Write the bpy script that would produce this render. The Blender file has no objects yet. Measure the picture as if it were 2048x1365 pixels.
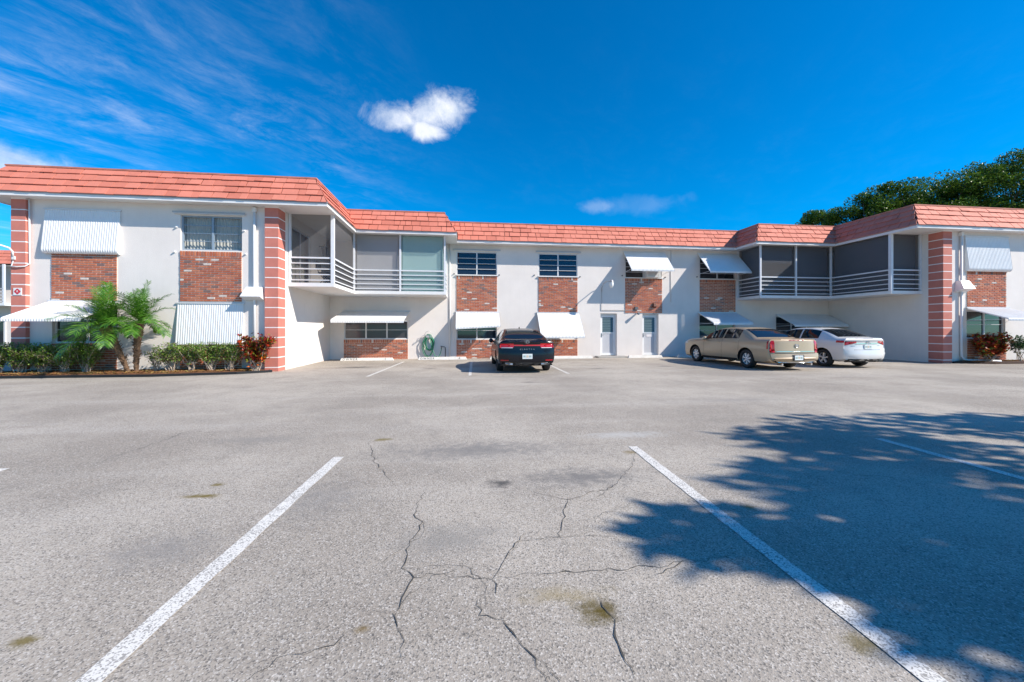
import bpy, bmesh, math, random
from mathutils import Vector, Matrix
random.seed(7)
sc = bpy.context.scene
COL = sc.collection
rad = math.radians

# ------------------------------------------------------------------ camera
F_PX = 796.0; CAM_H = 1.38; YAW = rad(7.0); HZ = 659.0
S, C = math.sin(YAW), math.cos(YAW)
cd = bpy.data.cameras.new('camera'); cam = bpy.data.objects.new('camera', cd); COL.objects.link(cam)
cam.location = (0, 0, CAM_H); cam.rotation_euler = (rad(90), 0, -YAW)
cd.sensor_width = 36.0; cd.lens = F_PX / 2048 * 36.0
cd.shift_y = -(682.5 - HZ) / 2048
cd.clip_start = 0.05; cd.clip_end = 3000
sc.camera = cam

# ------------------------------------------------------------------ sun, sky, exposure
SUN = Vector((1.24, -0.61, 1.0)).normalized()          # towards the sun
SUN_EL = math.asin(SUN.z)
ld = bpy.data.lights.new('sun', 'SUN'); ld.energy = 3.5; ld.angle = rad(0.53); ld.color = (1.0, 0.925, 0.82)
sun = bpy.data.objects.new('sun', ld); COL.objects.link(sun)
sun.rotation_euler = (-SUN).to_track_quat('-Z', 'Y').to_euler(); sun.location = (30, -20, 40)

world = bpy.data.worlds.new('World'); sc.world = world; world.use_nodes = True
def build_world():
    nt = world.node_tree; nt.nodes.clear(); N = nt.nodes.new; L = nt.links.new
    out = N('ShaderNodeOutputWorld'); bg = N('ShaderNodeBackground'); L(bg.outputs[0], out.inputs[0])
    bg.inputs['Strength'].default_value = 0.068
    sky = N('ShaderNodeTexSky'); sky.sky_type = 'NISHITA'; sky.sun_disc = False
    sky.sun_elevation = SUN_EL; sky.sun_rotation = math.atan2(SUN.x, SUN.y)
    sky.altitude = 0; sky.air_density = 1.0; sky.dust_density = 0.1; sky.ozone_density = 3.0
    hs = N('ShaderNodeHueSaturation'); hs.inputs['Saturation'].default_value = 1.19
    tint = N('ShaderNodeVectorMath'); tint.operation = 'MULTIPLY'; L(sky.outputs[0], tint.inputs[0]); tint.inputs[1].default_value = (0.54, 1.00, 1.32)
    L(tint.outputs[0], hs.inputs['Color'])
    tc = N('ShaderNodeTexCoord')
    def M(op, a, b=None, c=None):
        n = N('ShaderNodeMath'); n.operation = op
        for i, v in enumerate((a, b, c)):
            if v is None: continue
            if isinstance(v, (int, float)): n.inputs[i].default_value = v
            else: L(v, n.inputs[i])
        return n.outputs[0]
    def dot(v):
        n = N('ShaderNodeVectorMath'); n.operation = 'DOT_PRODUCT'; L(tc.outputs['Generated'], n.inputs[0]); n.inputs[1].default_value = v
        return n.outputs['Value']
    def smooth(v, a, b):
        n = N('ShaderNodeMapRange'); n.interpolation_type = 'SMOOTHSTEP'; L(v, n.inputs[0])
        n.inputs[1].default_value = a; n.inputs[2].default_value = b
        return n.outputs[0]
    def comb(x, y, z=0.0):
        n = N('ShaderNodeCombineXYZ')
        for i, v in enumerate((x, y, z)):
            if isinstance(v, (int, float)): n.inputs[i].default_value = v
            else: L(v, n.inputs[i])
        return n.outputs[0]
    def noise(vec, scale, detail, rough, dist=0.0):
        n = N('ShaderNodeTexNoise'); L(vec, n.inputs['Vector']); n.inputs['Scale'].default_value = scale
        n.inputs['Detail'].default_value = detail; n.inputs['Roughness'].default_value = rough; n.inputs['Distortion'].default_value = dist
        return n.outputs['Fac']
    dx, dy, dz = dot((1, 0, 0)), dot((0, 1, 0)), dot((0, 0, 1))
    zz = M('MAXIMUM', dz, 0.06)
    px, py = M('DIVIDE', dx, zz), M('DIVIDE', dy, zz)           # point on a flat cloud sheet
    # cirrus, drawn out along one wind direction
    a = M('ADD', M('MULTIPLY', px, 0.80), M('MULTIPLY', py, -0.60))
    b = M('ADD', M('MULTIPLY', px, 0.60), M('MULTIPLY', py, 0.80))
    n1 = noise(comb(M('MULTIPLY', a, 1.5), M('MULTIPLY', b, 0.85)), 2.7, 11, 0.72, 0.35)
    n2 = noise(comb(a, b, 3.7), 0.55, 3, 0.5)
    streak = smooth(n1, 0.40, 0.84)
    patch = smooth(n2, 0.30, 0.56)
    west = smooth(dx, -0.03, -0.48)
    low = smooth(dz, 0.62, 0.30)
    ci = M('MULTIPLY', M('MULTIPLY', streak, patch), M('MULTIPLY', M('ADD', M('MULTIPLY', west, 0.85), 0.025), M('ADD', M('MULTIPLY', low, 0.7), 0.3)))
    # small fair-weather clouds near the horizon and one higher up
    def puff(px_, py_, ra, rb, amp, seed):
        u = (px_ - 1024) / F_PX; v = (HZ - py_) / F_PX
        c = Vector((S + u * C, C - u * S, v)).normalized()
        e1 = Vector((c.y, -c.x, 0)).normalized(); e2 = e1.cross(c)
        A, B, W = dot(e1), dot(e2), dot(c)
        d = M('SQRT', M('ADD', M('POWER', M('DIVIDE', A, ra), 2.0), M('POWER', M('DIVIDE', B, rb), 2.0)))
        nn = noise(comb(A, B, seed), 15.0, 9, 0.68, 0.35)
        big = noise(comb(A, B, seed + 4), 7.0, 2, 0.5)
        s_ = M('ADD', M('SUBTRACT', 1.0, d), M('ADD', M('MULTIPLY', M('SUBTRACT', nn, 0.5), 1.5), M('MULTIPLY', M('SUBTRACT', big, 0.5), 1.6)))
        m = smooth(s_, 0.05, 0.85)
        return M('MULTIPLY', M('MULTIPLY', m, amp), smooth(W, 0.5, 0.7))
    pf = M('MAXIMUM', M('MAXIMUM', puff(893, 222, 0.085, 0.050, 0.93, 1.0), puff(808, 240, 0.075, 0.034, 0.85, 2.0)), M('MAXIMUM', puff(866, 262, 0.065, 0.030, 0.85, 3.0), puff(855, 232, 0.062, 0.045, 0.88, 6.0)))
    pf2 = puff(20, 318, 0.10, 0.032, 0.55, 5.0)
    pf3 = puff(1190, 414, 0.05, 0.022, 0.16, 8.0)
    pf4 = puff(1300, 408, 0.12, 0.030, 0.08, 11.0)
    al = M('MINIMUM', M('ADD', M('ADD', M('MULTIPLY', ci, 0.46), pf), M('ADD', pf2, M('ADD', pf3, pf4))), 1.0)
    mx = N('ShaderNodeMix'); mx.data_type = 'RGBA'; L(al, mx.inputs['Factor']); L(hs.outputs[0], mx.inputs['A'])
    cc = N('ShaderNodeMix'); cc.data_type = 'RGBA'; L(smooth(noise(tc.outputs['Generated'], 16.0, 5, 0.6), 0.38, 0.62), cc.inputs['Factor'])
    cc.inputs['A'].default_value = (5.2, 5.9, 7.2, 1); cc.inputs['B'].default_value = (8.3, 8.4, 8.8, 1); L(cc.outputs['Result'], mx.inputs['B'])  # cloud shading put into the colour: blue-grey and white mixed by noise
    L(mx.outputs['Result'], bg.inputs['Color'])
build_world()
sc.view_settings.view_transform = 'Standard'; sc.view_settings.look = 'None'
sc.view_settings.exposure = 1.02; sc.view_settings.gamma = 1.0
sc.render.resolution_x = 1024; sc.render.resolution_y = 682

# ------------------------------------------------------------------ helpers
def gnd(px, py, z=0.0):
    u = (px - 1024) / F_PX; Z = F_PX * (CAM_H - z) / (py - HZ)
    return Vector((Z * (S + u * C), Z * (C - u * S), z))
def onY(px, py, Y):
    u = (px - 1024) / F_PX; Z = Y / (C - u * S)
    return Vector((Z * (S + u * C), Y, CAM_H + (HZ - py) * Z / F_PX))

MATS = {}
def mat(name, col, rough=0.7, metal=0.0, var=0.0, vscale=3.0, bump=0.0, bscale=60.0, spec=0.5, coat=0.0, rnd=None, dirt=None):
    """procedural principled material; rnd = list of colours picked at random per piece"""
    if name in MATS: return MATS[name]
    m = bpy.data.materials.new(name); m.use_nodes = True; nt = m.node_tree; N = nt.nodes.new; L = nt.links.new
    p = nt.nodes['Principled BSDF']
    p.inputs['Base Color'].default_value = (*col, 1); p.inputs['Roughness'].default_value = rough; p.inputs['Metallic'].default_value = metal
    p.inputs['Specular IOR Level'].default_value = spec; p.inputs['Coat Weight'].default_value = coat; p.inputs['Coat Roughness'].default_value = 0.03
    tc = N('ShaderNodeTexCoord'); src = None
    if rnd:
        oi = N('ShaderNodeObjectInfo'); ge = N('ShaderNodeNewGeometry')
        ad = N('ShaderNodeMath'); ad.operation = 'ADD'; L(oi.outputs['Random'], ad.inputs[0]); L(ge.outputs['Random Per Island'], ad.inputs[1])
        fr = N('ShaderNodeMath'); fr.operation = 'FRACT'; L(ad.outputs[0], fr.inputs[0])
        cr = N('ShaderNodeValToRGB'); cr.color_ramp.interpolation = 'CONSTANT'; L(fr.outputs[0], cr.inputs[0])
        el = cr.color_ramp.elements
        while len(el) < len(rnd): el.new(0.5)
        for i, (pos, c_) in enumerate(rnd): el[i].position = pos; el[i].color = (*c_, 1)
        src = cr.outputs[0]
    if var > 0 or dirt:
        no = N('ShaderNodeTexNoise'); no.inputs['Scale'].default_value = vscale; no.inputs['Detail'].default_value = 6; no.inputs['Roughness'].default_value = 0.62
        L(tc.outputs['Object'], no.inputs['Vector'])
        mr = N('ShaderNodeMapRange'); L(no.outputs['Fac'], mr.inputs[0]); mr.inputs[1].default_value = 0.3; mr.inputs[2].default_value = 0.7
        mr.inputs[3].default_value = 1 - var; mr.inputs[4].default_value = 1 + var * 0.5
        mx = N('ShaderNodeVectorMath'); mx.operation = 'SCALE'; L(mr.outputs[0], mx.inputs['Scale'])
        if src: L(src, mx.inputs[0])
        else: mx.inputs[0].default_value = col
        src = mx.outputs[0]
    if src: L(src, p.inputs['Base Color'])
    if bump > 0:
        nb = N('ShaderNodeTexNoise'); nb.inputs['Scale'].default_value = bscale; nb.inputs['Detail'].default_value = 4; L(tc.outputs['Object'], nb.inputs['Vector'])
        bp = N('ShaderNodeBump'); bp.inputs['Strength'].default_value = bump; bp.inputs['Distance'].default_value = 0.02
        L(nb.outputs['Fac'], bp.inputs['Height']); L(bp.outputs[0], p.inputs['Normal'])
    MATS[name] = m
    return m

def leaf_mat(name, cols, rough=0.45, trans=0.25):
    m = mat(name, cols[0], rough=rough, rnd=[(i / len(cols), c) for i, c in enumerate(cols)], spec=0.4)
    nt = m.node_tree; N = nt.nodes.new; L = nt.links.new
    p = nt.nodes['Principled BSDF']; out = [n for n in nt.nodes if n.type == 'OUTPUT_MATERIAL'][0]
    src = p.inputs['Base Color'].links[0].from_socket
    t = N('ShaderNodeBsdfTranslucent'); L(src, t.inputs['Color']); ms = N('ShaderNodeMixShader'); ms.inputs[0].default_value = trans
    L(p.outputs[0], ms.inputs[1]); L(t.outputs[0], ms.inputs[2]); L(ms.outputs[0], out.inputs[0])
    return m

def see_through(name, col, alpha, rough=0.5, spec=0.5):
    """woven insect screen / thin glass: part of the light passes straight through"""
    if name in MATS: return MATS[name]
    m = bpy.data.materials.new(name); m.use_nodes = True; nt = m.node_tree; N = nt.nodes.new; L = nt.links.new
    p = nt.nodes['Principled BSDF']; p.inputs['Base Color'].default_value = (*col, 1); p.inputs['Roughness'].default_value = rough
    p.inputs['Specular IOR Level'].default_value = spec
    out = [n for n in nt.nodes if n.type == 'OUTPUT_MATERIAL'][0]
    tr = N('ShaderNodeBsdfTransparent'); ms = N('ShaderNodeMixShader'); ms.inputs[0].default_value = alpha
    L(tr.outputs[0], ms.inputs[1]); L(p.outputs[0], ms.inputs[2]); L(ms.outputs[0], out.inputs[0])
    MATS[name] = m
    return m

def world_off(o):
    v = Vector((0, 0, 0))
    while o is not None: v += o.location; o = o.parent
    return v

class MB:
    def __init__(s): s.v = []; s.f = []
    def quad(s, a, b, c, d):
        n = len(s.v); s.v += [tuple(a), tuple(b), tuple(c), tuple(d)]; s.f.append((n, n + 1, n + 2, n + 3)); return s
    def tri(s, a, b, c):
        n = len(s.v); s.v += [tuple(a), tuple(b), tuple(c)]; s.f.append((n, n + 1, n + 2)); return s
    def poly(s, pts):
        n = len(s.v); s.v += [tuple(p) for p in pts]; s.f.append(tuple(range(n, n + len(pts)))); return s
    def box(s, x0, x1, y0, y1, z0, z1):
        n = len(s.v)
        s.v += [(x0, y0, z0), (x1, y0, z0), (x1, y1, z0), (x0, y1, z0), (x0, y0, z1), (x1, y0, z1), (x1, y1, z1), (x0, y1, z1)]
        for q in ((0, 3, 2, 1), (4, 5, 6, 7), (0, 1, 5, 4), (1, 2, 6, 5), (2, 3, 7, 6), (3, 0, 4, 7)): s.f.append(tuple(n + i for i in q))
        return s
    def hexa(s, p):                                   # 8 corners, bottom ring then top ring
        n = len(s.v); s.v += [tuple(q) for q in p]
        for q in ((0, 3, 2, 1), (4, 5, 6, 7), (0, 1, 5, 4), (1, 2, 6, 5), (2, 3, 7, 6), (3, 0, 4, 7)): s.f.append(tuple(n + i for i in q))
        return s
    def prism(s, pts, z0, z1):
        n = len(s.v); k = len(pts)
        s.v += [(x, y, z0) for x, y in pts] + [(x, y, z1) for x, y in pts]
        s.f.append(tuple(n + i for i in reversed(range(k)))); s.f.append(tuple(n + k + i for i in range(k)))
        for i in range(k): j = (i + 1) % k; s.f.append((n + i, n + j, n + k + j, n + k + i))
        return s
    def tube(s, pts, r, seg=8, cap=True):
        pts = [Vector(p) for p in pts]; rs = r if isinstance(r, (list, tuple)) else [r] * len(pts)
        rings = []; n0 = len(s.v); up = None
        for i, p in enumerate(pts):
            t = (pts[min(i + 1, len(pts) - 1)] - pts[max(i - 1, 0)]).normalized()
            if up is None: up = Vector((0, 0, 1)) if abs(t.z) < 0.9 else Vector((1, 0, 0))
            a = t.cross(up)
            if a.length < 1e-4: a = t.cross(Vector((0, 1, 0)))
            a.normalize(); b = a.cross(t).normalized(); up = b
            ring = []
            for k in range(seg):
                an = 2 * math.pi * k / seg; s.v.append(tuple(p + (a * math.cos(an) + b * math.sin(an)) * rs[i])); ring.append(len(s.v) - 1)
            rings.append(ring)
        for i in range(len(rings) - 1):
            for k in range(seg): s.f.append((rings[i][k], rings[i][(k + 1) % seg], rings[i + 1][(k + 1) % seg], rings[i + 1][k]))
        if cap: s.f.append(tuple(reversed(rings[0]))); s.f.append(tuple(rings[-1]))
        return s
    def lathe(s, prof, axis='y', seg=28, origin=(0, 0, 0)):
        """prof: (axial, radius) list"""
        rings = []
        for ax, r in prof:
            ring = []
            for k in range(seg):
                an = 2 * math.pi * k / seg; c_, s_ = r * math.cos(an), r * math.sin(an)
                q = {'y': (c_, ax, s_), 'z': (c_, s_, ax), 'x': (ax, c_, s_)}[axis]
                s.v.append((q[0] + origin[0], q[1] + origin[1], q[2] + origin[2])); ring.append(len(s.v) - 1)
            rings.append(ring)
        for i in range(len(rings) - 1):
            for k in range(seg): s.f.append((rings[i][k], rings[i][(k + 1) % seg], rings[i + 1][(k + 1) % seg], rings[i + 1][k]))
        return s
    def mesh(s, name, m, off=Vector((0, 0, 0)), smooth=False):
        me = bpy.data.meshes.new(name); me.from_pydata([(x - off.x, y - off.y, z - off.z) for x, y, z in s.v], [], s.f)
        if m: me.materials.append(m)
        bm = bmesh.new(); bm.from_mesh(me); bmesh.ops.recalc_face_normals(bm, faces=bm.faces); bm.to_mesh(me); bm.free()
        if smooth: me.polygons.foreach_set('use_smooth', [True] * len(me.polygons))
        return me
    def build(s, name, m, parent=None, smooth=False, local=False, bevel=0.0):
        off = Vector((0, 0, 0)) if (local or parent is None) else world_off(parent)
        o = bpy.data.objects.new(name, s.mesh(name, m, off, smooth)); COL.objects.link(o)
        if parent is not None: o.parent = parent
        if bevel > 0:
            b = o.modifiers.new('bevel', 'BEVEL'); b.width = bevel; b.segments = 2; b.limit_method = 'ANGLE'
        return o

def thing(name, label, cat, loc=(0, 0, 0), group=None):
    o = bpy.data.objects.new(name, None); COL.objects.link(o); o.location = loc; o.empty_display_size = 0.2
    o['label'] = label; o['category'] = cat
    if group: o['group'] = group
    return o
def tag(o, label, cat, group=None):
    o['label'] = label; o['category'] = cat
    if group: o['group'] = group
    return o
def inst(name, me, parent, mw):
    """object sharing mesh data; mw = world matrix"""
    o = bpy.data.objects.new(name, me); COL.objects.link(o); o.parent = parent
    o.matrix_basis = Matrix.Translation(-world_off(parent)) @ mw
    return o

# ------------------------------------------------------------------ materials
stucco = mat('white_stucco', (0.75, 0.69, 0.645), 0.85, var=0.07, vscale=0.9, bump=0.25, bscale=45)
def add_streaks(m, amt):
    nt = m.node_tree; N = nt.nodes.new; L = nt.links.new; pb = nt.nodes['Principled BSDF']; src = pb.inputs['Base Color'].links[0].from_socket
    tc = N('ShaderNodeTexCoord'); mp = N('ShaderNodeMapping'); mp.inputs['Scale'].default_value = (5.0, 5.0, 0.28); L(tc.outputs['Object'], mp.inputs['Vector'])
    no = N('ShaderNodeTexNoise'); no.inputs['Scale'].default_value = 1.6; no.inputs['Detail'].default_value = 7; no.inputs['Roughness'].default_value = .7; L(mp.outputs[0], no.inputs['Vector'])
    mr = N('ShaderNodeMapRange'); L(no.outputs['Fac'], mr.inputs[0]); mr.inputs[1].default_value = .52; mr.inputs[2].default_value = .78; mr.inputs[3].default_value = 0; mr.inputs[4].default_value = amt
    mi = N('ShaderNodeMix'); mi.data_type = 'RGBA'; L(mr.outputs[0], mi.inputs['Factor']); L(src, mi.inputs['A']); mi.inputs['B'].default_value = (.42, .38, .33, 1); L(mi.outputs['Result'], pb.inputs['Base Color'])
add_streaks(stucco, .09)
white_paint = mat('white_paint', (0.76, 0.75, 0.74), 0.5, var=0.05, vscale=4)
soffit_m = mat('soffit_paint', (0.76, 0.74, 0.72), 0.8, var=0.06, vscale=1.5)
alu_white = mat('white_enamel_metal', (0.74, 0.74, 0.74), 0.42, var=0.06, vscale=2.5, spec=0.5)
rail_m = mat('rail_paint', (0.70, 0.71, 0.74), 0.5, var=0.06, vscale=5)
mortar = mat('mortar', (0.72, 0.60, 0.50), 0.95, var=0.15, vscale=20, bump=0.3, bscale=120)
brick_m = mat('brick_clay', (0.4, 0.15, 0.09), 0.9, var=0.22, vscale=26, bump=0.4, bscale=90, rnd=[
    (0.0, (0.47, 0.135, 0.062)), (0.16, (0.54, 0.175, 0.085)), (0.34, (0.43, 0.115, 0.056)), (0.50, (0.51, 0.150, 0.070)),
    (0.66, (0.56, 0.200, 0.105)), (0.78, (0.45, 0.140, 0.075)), (0.84, (0.34, 0.15, 0.105)), (0.91, (0.23, 0.13, 0.11)), (0.955, (0.68, 0.58, 0.52))])
tile_m = mat('roof_tile_paint', (0.62, 0.22, 0.15), 0.75, var=0.10, vscale=2.2, bump=0.25, bscale=50, rnd=[
    (0.0, (0.61, 0.195, 0.132)), (0.25, (0.64, 0.208, 0.142)), (0.5, (0.595, 0.186, 0.124)), (0.72, (0.645, 0.214, 0.146)), (0.93, (0.55, 0.168, 0.112))])
under_m = mat('roof_underlay', (0.10, 0.045, 0.035), 0.9)
deck_m = mat('roof_deck', (0.30, 0.29, 0.28), 0.95, var=0.1)
block_m = mat('column_block', (0.56, 0.190, 0.145), 0.85, var=0.10, vscale=3, bump=0.2, bscale=70)
glass_dark = mat('window_glass', (0.012, 0.018, 0.026), 0.04, spec=0.9)
glass_teal = mat('teal_glass', (0.03, 0.055, 0.06), 0.05, spec=0.8)
frame_m = mat('window_frame', (0.62, 0.63, 0.65), 0.4, var=0.05)
frame_blue = mat('anodised_frame', (0.24, 0.31, 0.38), 0.4)
curtain_m = mat('curtain_cloth', (0.74, 0.73, 0.66), 0.9, var=0.1, vscale=8)
black_m = mat('black_plastic', (0.012, 0.012, 0.013), 0.5)
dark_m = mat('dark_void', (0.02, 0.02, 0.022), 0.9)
screen_m = see_through('insect_screen', (0.11, 0.11, 0.118), 0.55, 0.8, 0.2)
pane_m = see_through('clear_pane', (0.03, 0.035, 0.04), 0.30, 0.03, 0.9)
shade_grey = mat('grey_sun_shade', (0.62, 0.61, 0.62), 0.85, var=0.05, vscale=2)
shade_dark = mat('slate_sun_shade', (0.20, 0.215, 0.25), 0.85, var=0.06, vscale=2)
shade_teal = mat('teal_sun_shade', (0.48, 0.66, 0.64), 0.7, var=0.04, vscale=2)
concrete = mat('painted_concrete', (0.72, 0.69, 0.64), 0.85, var=0.14, vscale=7, bump=0.3, bscale=40)
step_m = mat('bare_concrete', (0.40, 0.38, 0.35), 0.9, var=0.15, vscale=5, bump=0.3)
pipe_m = mat('pipe_paint', (0.74, 0.73, 0.72), 0.5, var=0.06)
conduit_m = mat('grey_conduit', (0.42, 0.41, 0.41), 0.5, metal=0.3)

def asphalt():
    m = bpy.data.materials.new('weathered_asphalt'); m.use_nodes = True; nt = m.node_tree; N = nt.nodes.new; L = nt.links.new
    p = nt.nodes['Principled BSDF']; p.inputs['Roughness'].default_value = 0.9; p.inputs['Specular IOR Level'].default_value = 0.25
    tc = N('ShaderNodeTexCoord'); co = tc.outputs['Object']
    def noise(scale, det, ro, vec=co):
        n = N('ShaderNodeTexNoise'); L(vec, n.inputs['Vector']); n.inputs['Scale'].default_value = scale
        n.inputs['Detail'].default_value = det; n.inputs['Roughness'].default_value = ro; return n.outputs['Fac']
    def rng(v, a, b, c, d, sm=True):
        n = N('ShaderNodeMapRange'); L(v, n.inputs[0]); n.interpolation_type = 'SMOOTHSTEP' if sm else 'LINEAR'
        for i, q in enumerate((a, b, c, d)): n.inputs[i + 1].default_value = q
        return n.outputs[0]
    def mul(a, b):
        n = N('ShaderNodeMath'); n.operation = 'MULTIPLY'; L(a, n.inputs[0])
        if isinstance(b, float): n.inputs[1].default_value = b
        else: L(b, n.inputs[1])
        return n.outputs[0]
    def mixc(fac, a, b):
        n = N('ShaderNodeMix'); n.data_type = 'RGBA'; L(fac, n.inputs['Factor'])
        if isinstance(a, tuple): n.inputs['A'].default_value = (*a, 1)
        else: L(a, n.inputs['A'])
        if isinstance(b, tuple): n.inputs['B'].default_value = (*b, 1)
        else: L(b, n.inputs['B'])
        return n.outputs['Result']
    base = mixc(rng(noise(0.28, 5, 0.6), 0.34, 0.66, 0, 1), (0.310, 0.268, 0.222), (0.480, 0.424, 0.355))
    base = mixc(rng(noise(1.7, 5, 0.65), 0.45, 0.75, 0, 0.45), base, (0.25, 0.224, 0.193))
    # tyre-polished bands running across the lot
    mp = N('ShaderNodeMapping'); mp.inputs['Scale'].default_value = (0.10, 1.1, 1); L(co, mp.inputs['Vector'])
    base = mixc(rng(noise(1.0, 4, 0.55, mp.outputs[0]), 0.5, 0.72, 0, 0.5), base, (0.50, 0.45, 0.392))
    # aggregate
    vo = N('ShaderNodeTexVoronoi'); vo.inputs['Scale'].default_value = 140; L(co, vo.inputs['Vector'])
    sp = N('ShaderNodeSeparateColor'); L(vo.outputs['Color'], sp.inputs[0])
    base = mixc(rng(sp.outputs[0], 0.70, 1.0, 0, 0.75, False), base, (0.62, 0.575, 0.52))
    base = mixc(rng(sp.outputs[1], 0.62, 1.0, 0, 0.75, False), base, (0.075, 0.072, 0.07))
    ge = N('ShaderNodeNewGeometry')
    blot = noise(9, 6, 0.7)
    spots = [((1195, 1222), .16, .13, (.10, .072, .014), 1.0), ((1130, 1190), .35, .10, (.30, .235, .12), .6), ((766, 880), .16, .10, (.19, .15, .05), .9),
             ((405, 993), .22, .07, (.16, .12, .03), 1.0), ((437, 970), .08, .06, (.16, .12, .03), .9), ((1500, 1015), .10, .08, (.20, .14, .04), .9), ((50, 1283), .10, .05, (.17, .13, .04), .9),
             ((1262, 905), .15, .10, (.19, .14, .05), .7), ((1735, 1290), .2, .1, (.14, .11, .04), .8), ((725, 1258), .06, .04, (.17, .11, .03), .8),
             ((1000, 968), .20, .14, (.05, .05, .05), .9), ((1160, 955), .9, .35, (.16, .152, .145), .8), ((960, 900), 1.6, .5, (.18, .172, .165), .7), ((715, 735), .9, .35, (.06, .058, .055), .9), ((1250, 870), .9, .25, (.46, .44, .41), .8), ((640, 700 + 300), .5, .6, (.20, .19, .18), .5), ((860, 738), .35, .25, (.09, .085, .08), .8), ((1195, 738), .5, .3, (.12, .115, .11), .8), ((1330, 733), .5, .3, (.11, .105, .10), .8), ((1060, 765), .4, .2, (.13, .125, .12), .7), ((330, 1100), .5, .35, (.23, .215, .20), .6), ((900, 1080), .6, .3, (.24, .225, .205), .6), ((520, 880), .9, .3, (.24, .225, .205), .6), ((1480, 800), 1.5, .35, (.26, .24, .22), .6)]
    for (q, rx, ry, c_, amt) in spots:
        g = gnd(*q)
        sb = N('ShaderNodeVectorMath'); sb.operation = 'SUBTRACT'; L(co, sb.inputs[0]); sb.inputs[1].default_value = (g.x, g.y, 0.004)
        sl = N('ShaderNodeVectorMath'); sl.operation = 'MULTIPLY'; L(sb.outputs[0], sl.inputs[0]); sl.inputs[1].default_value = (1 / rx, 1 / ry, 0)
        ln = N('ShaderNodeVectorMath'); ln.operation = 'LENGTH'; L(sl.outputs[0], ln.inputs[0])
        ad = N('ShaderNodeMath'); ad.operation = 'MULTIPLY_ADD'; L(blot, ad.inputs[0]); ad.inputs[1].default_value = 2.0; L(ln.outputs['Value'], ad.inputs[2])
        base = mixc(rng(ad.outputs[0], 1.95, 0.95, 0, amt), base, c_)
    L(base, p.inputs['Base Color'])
    bp = N('ShaderNodeBump'); bp.inputs['Strength'].default_value = 0.28; bp.inputs['Distance'].default_value = 0.005; L(vo.outputs['Distance'], bp.inputs['Height'])
    L(bp.outputs[0], p.inputs['Normal'])
    return m

def worn_paint():
    m = bpy.data.materials.new('worn_line_paint'); m.use_nodes = True; nt = m.node_tree; N = nt.nodes.new; L = nt.links.new
    p = nt.nodes['Principled BSDF']; p.inputs['Roughness'].default_value = 0.85
    tc = N('ShaderNodeTexCoord')
    vo = N('ShaderNodeTexVoronoi'); vo.inputs['Scale'].default_value = 140; L(tc.outputs['Object'], vo.inputs['Vector'])
    sp = N('ShaderNodeSeparateColor'); L(vo.outputs['Color'], sp.inputs[0])
    no = N('ShaderNodeTexNoise'); no.inputs['Scale'].default_value = 5; no.inputs['Detail'].default_value = 6; L(tc.outputs['Object'], no.inputs['Vector'])
    ad = N('ShaderNodeMath'); ad.operation = 'MULTIPLY_ADD'; L(no.outputs['Fac'], ad.inputs[0]); ad.inputs[1].default_value = 0.8; L(sp.outputs[0], ad.inputs[2])
    cr = N('ShaderNodeValToRGB'); cr.color_ramp.elements[0].position = 0.40; cr.color_ramp.elements[0].color = (0.70, 0.67, 0.62, 1)
    cr.color_ramp.elements[1].position = 0.56; cr.color_ramp.elements[1].color = (0.31, 0.29, 0.265, 1)
    mr = N('ShaderNodeMapRange'); L(ad.outputs[0], mr.inputs[0]); mr.inputs[1].default_value = 0.3; mr.inputs[2].default_value = 2.0
    L(mr.outputs[0], cr.inputs[0]); L(cr.outputs[0], p.inputs['Base Color'])
    return m

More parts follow.
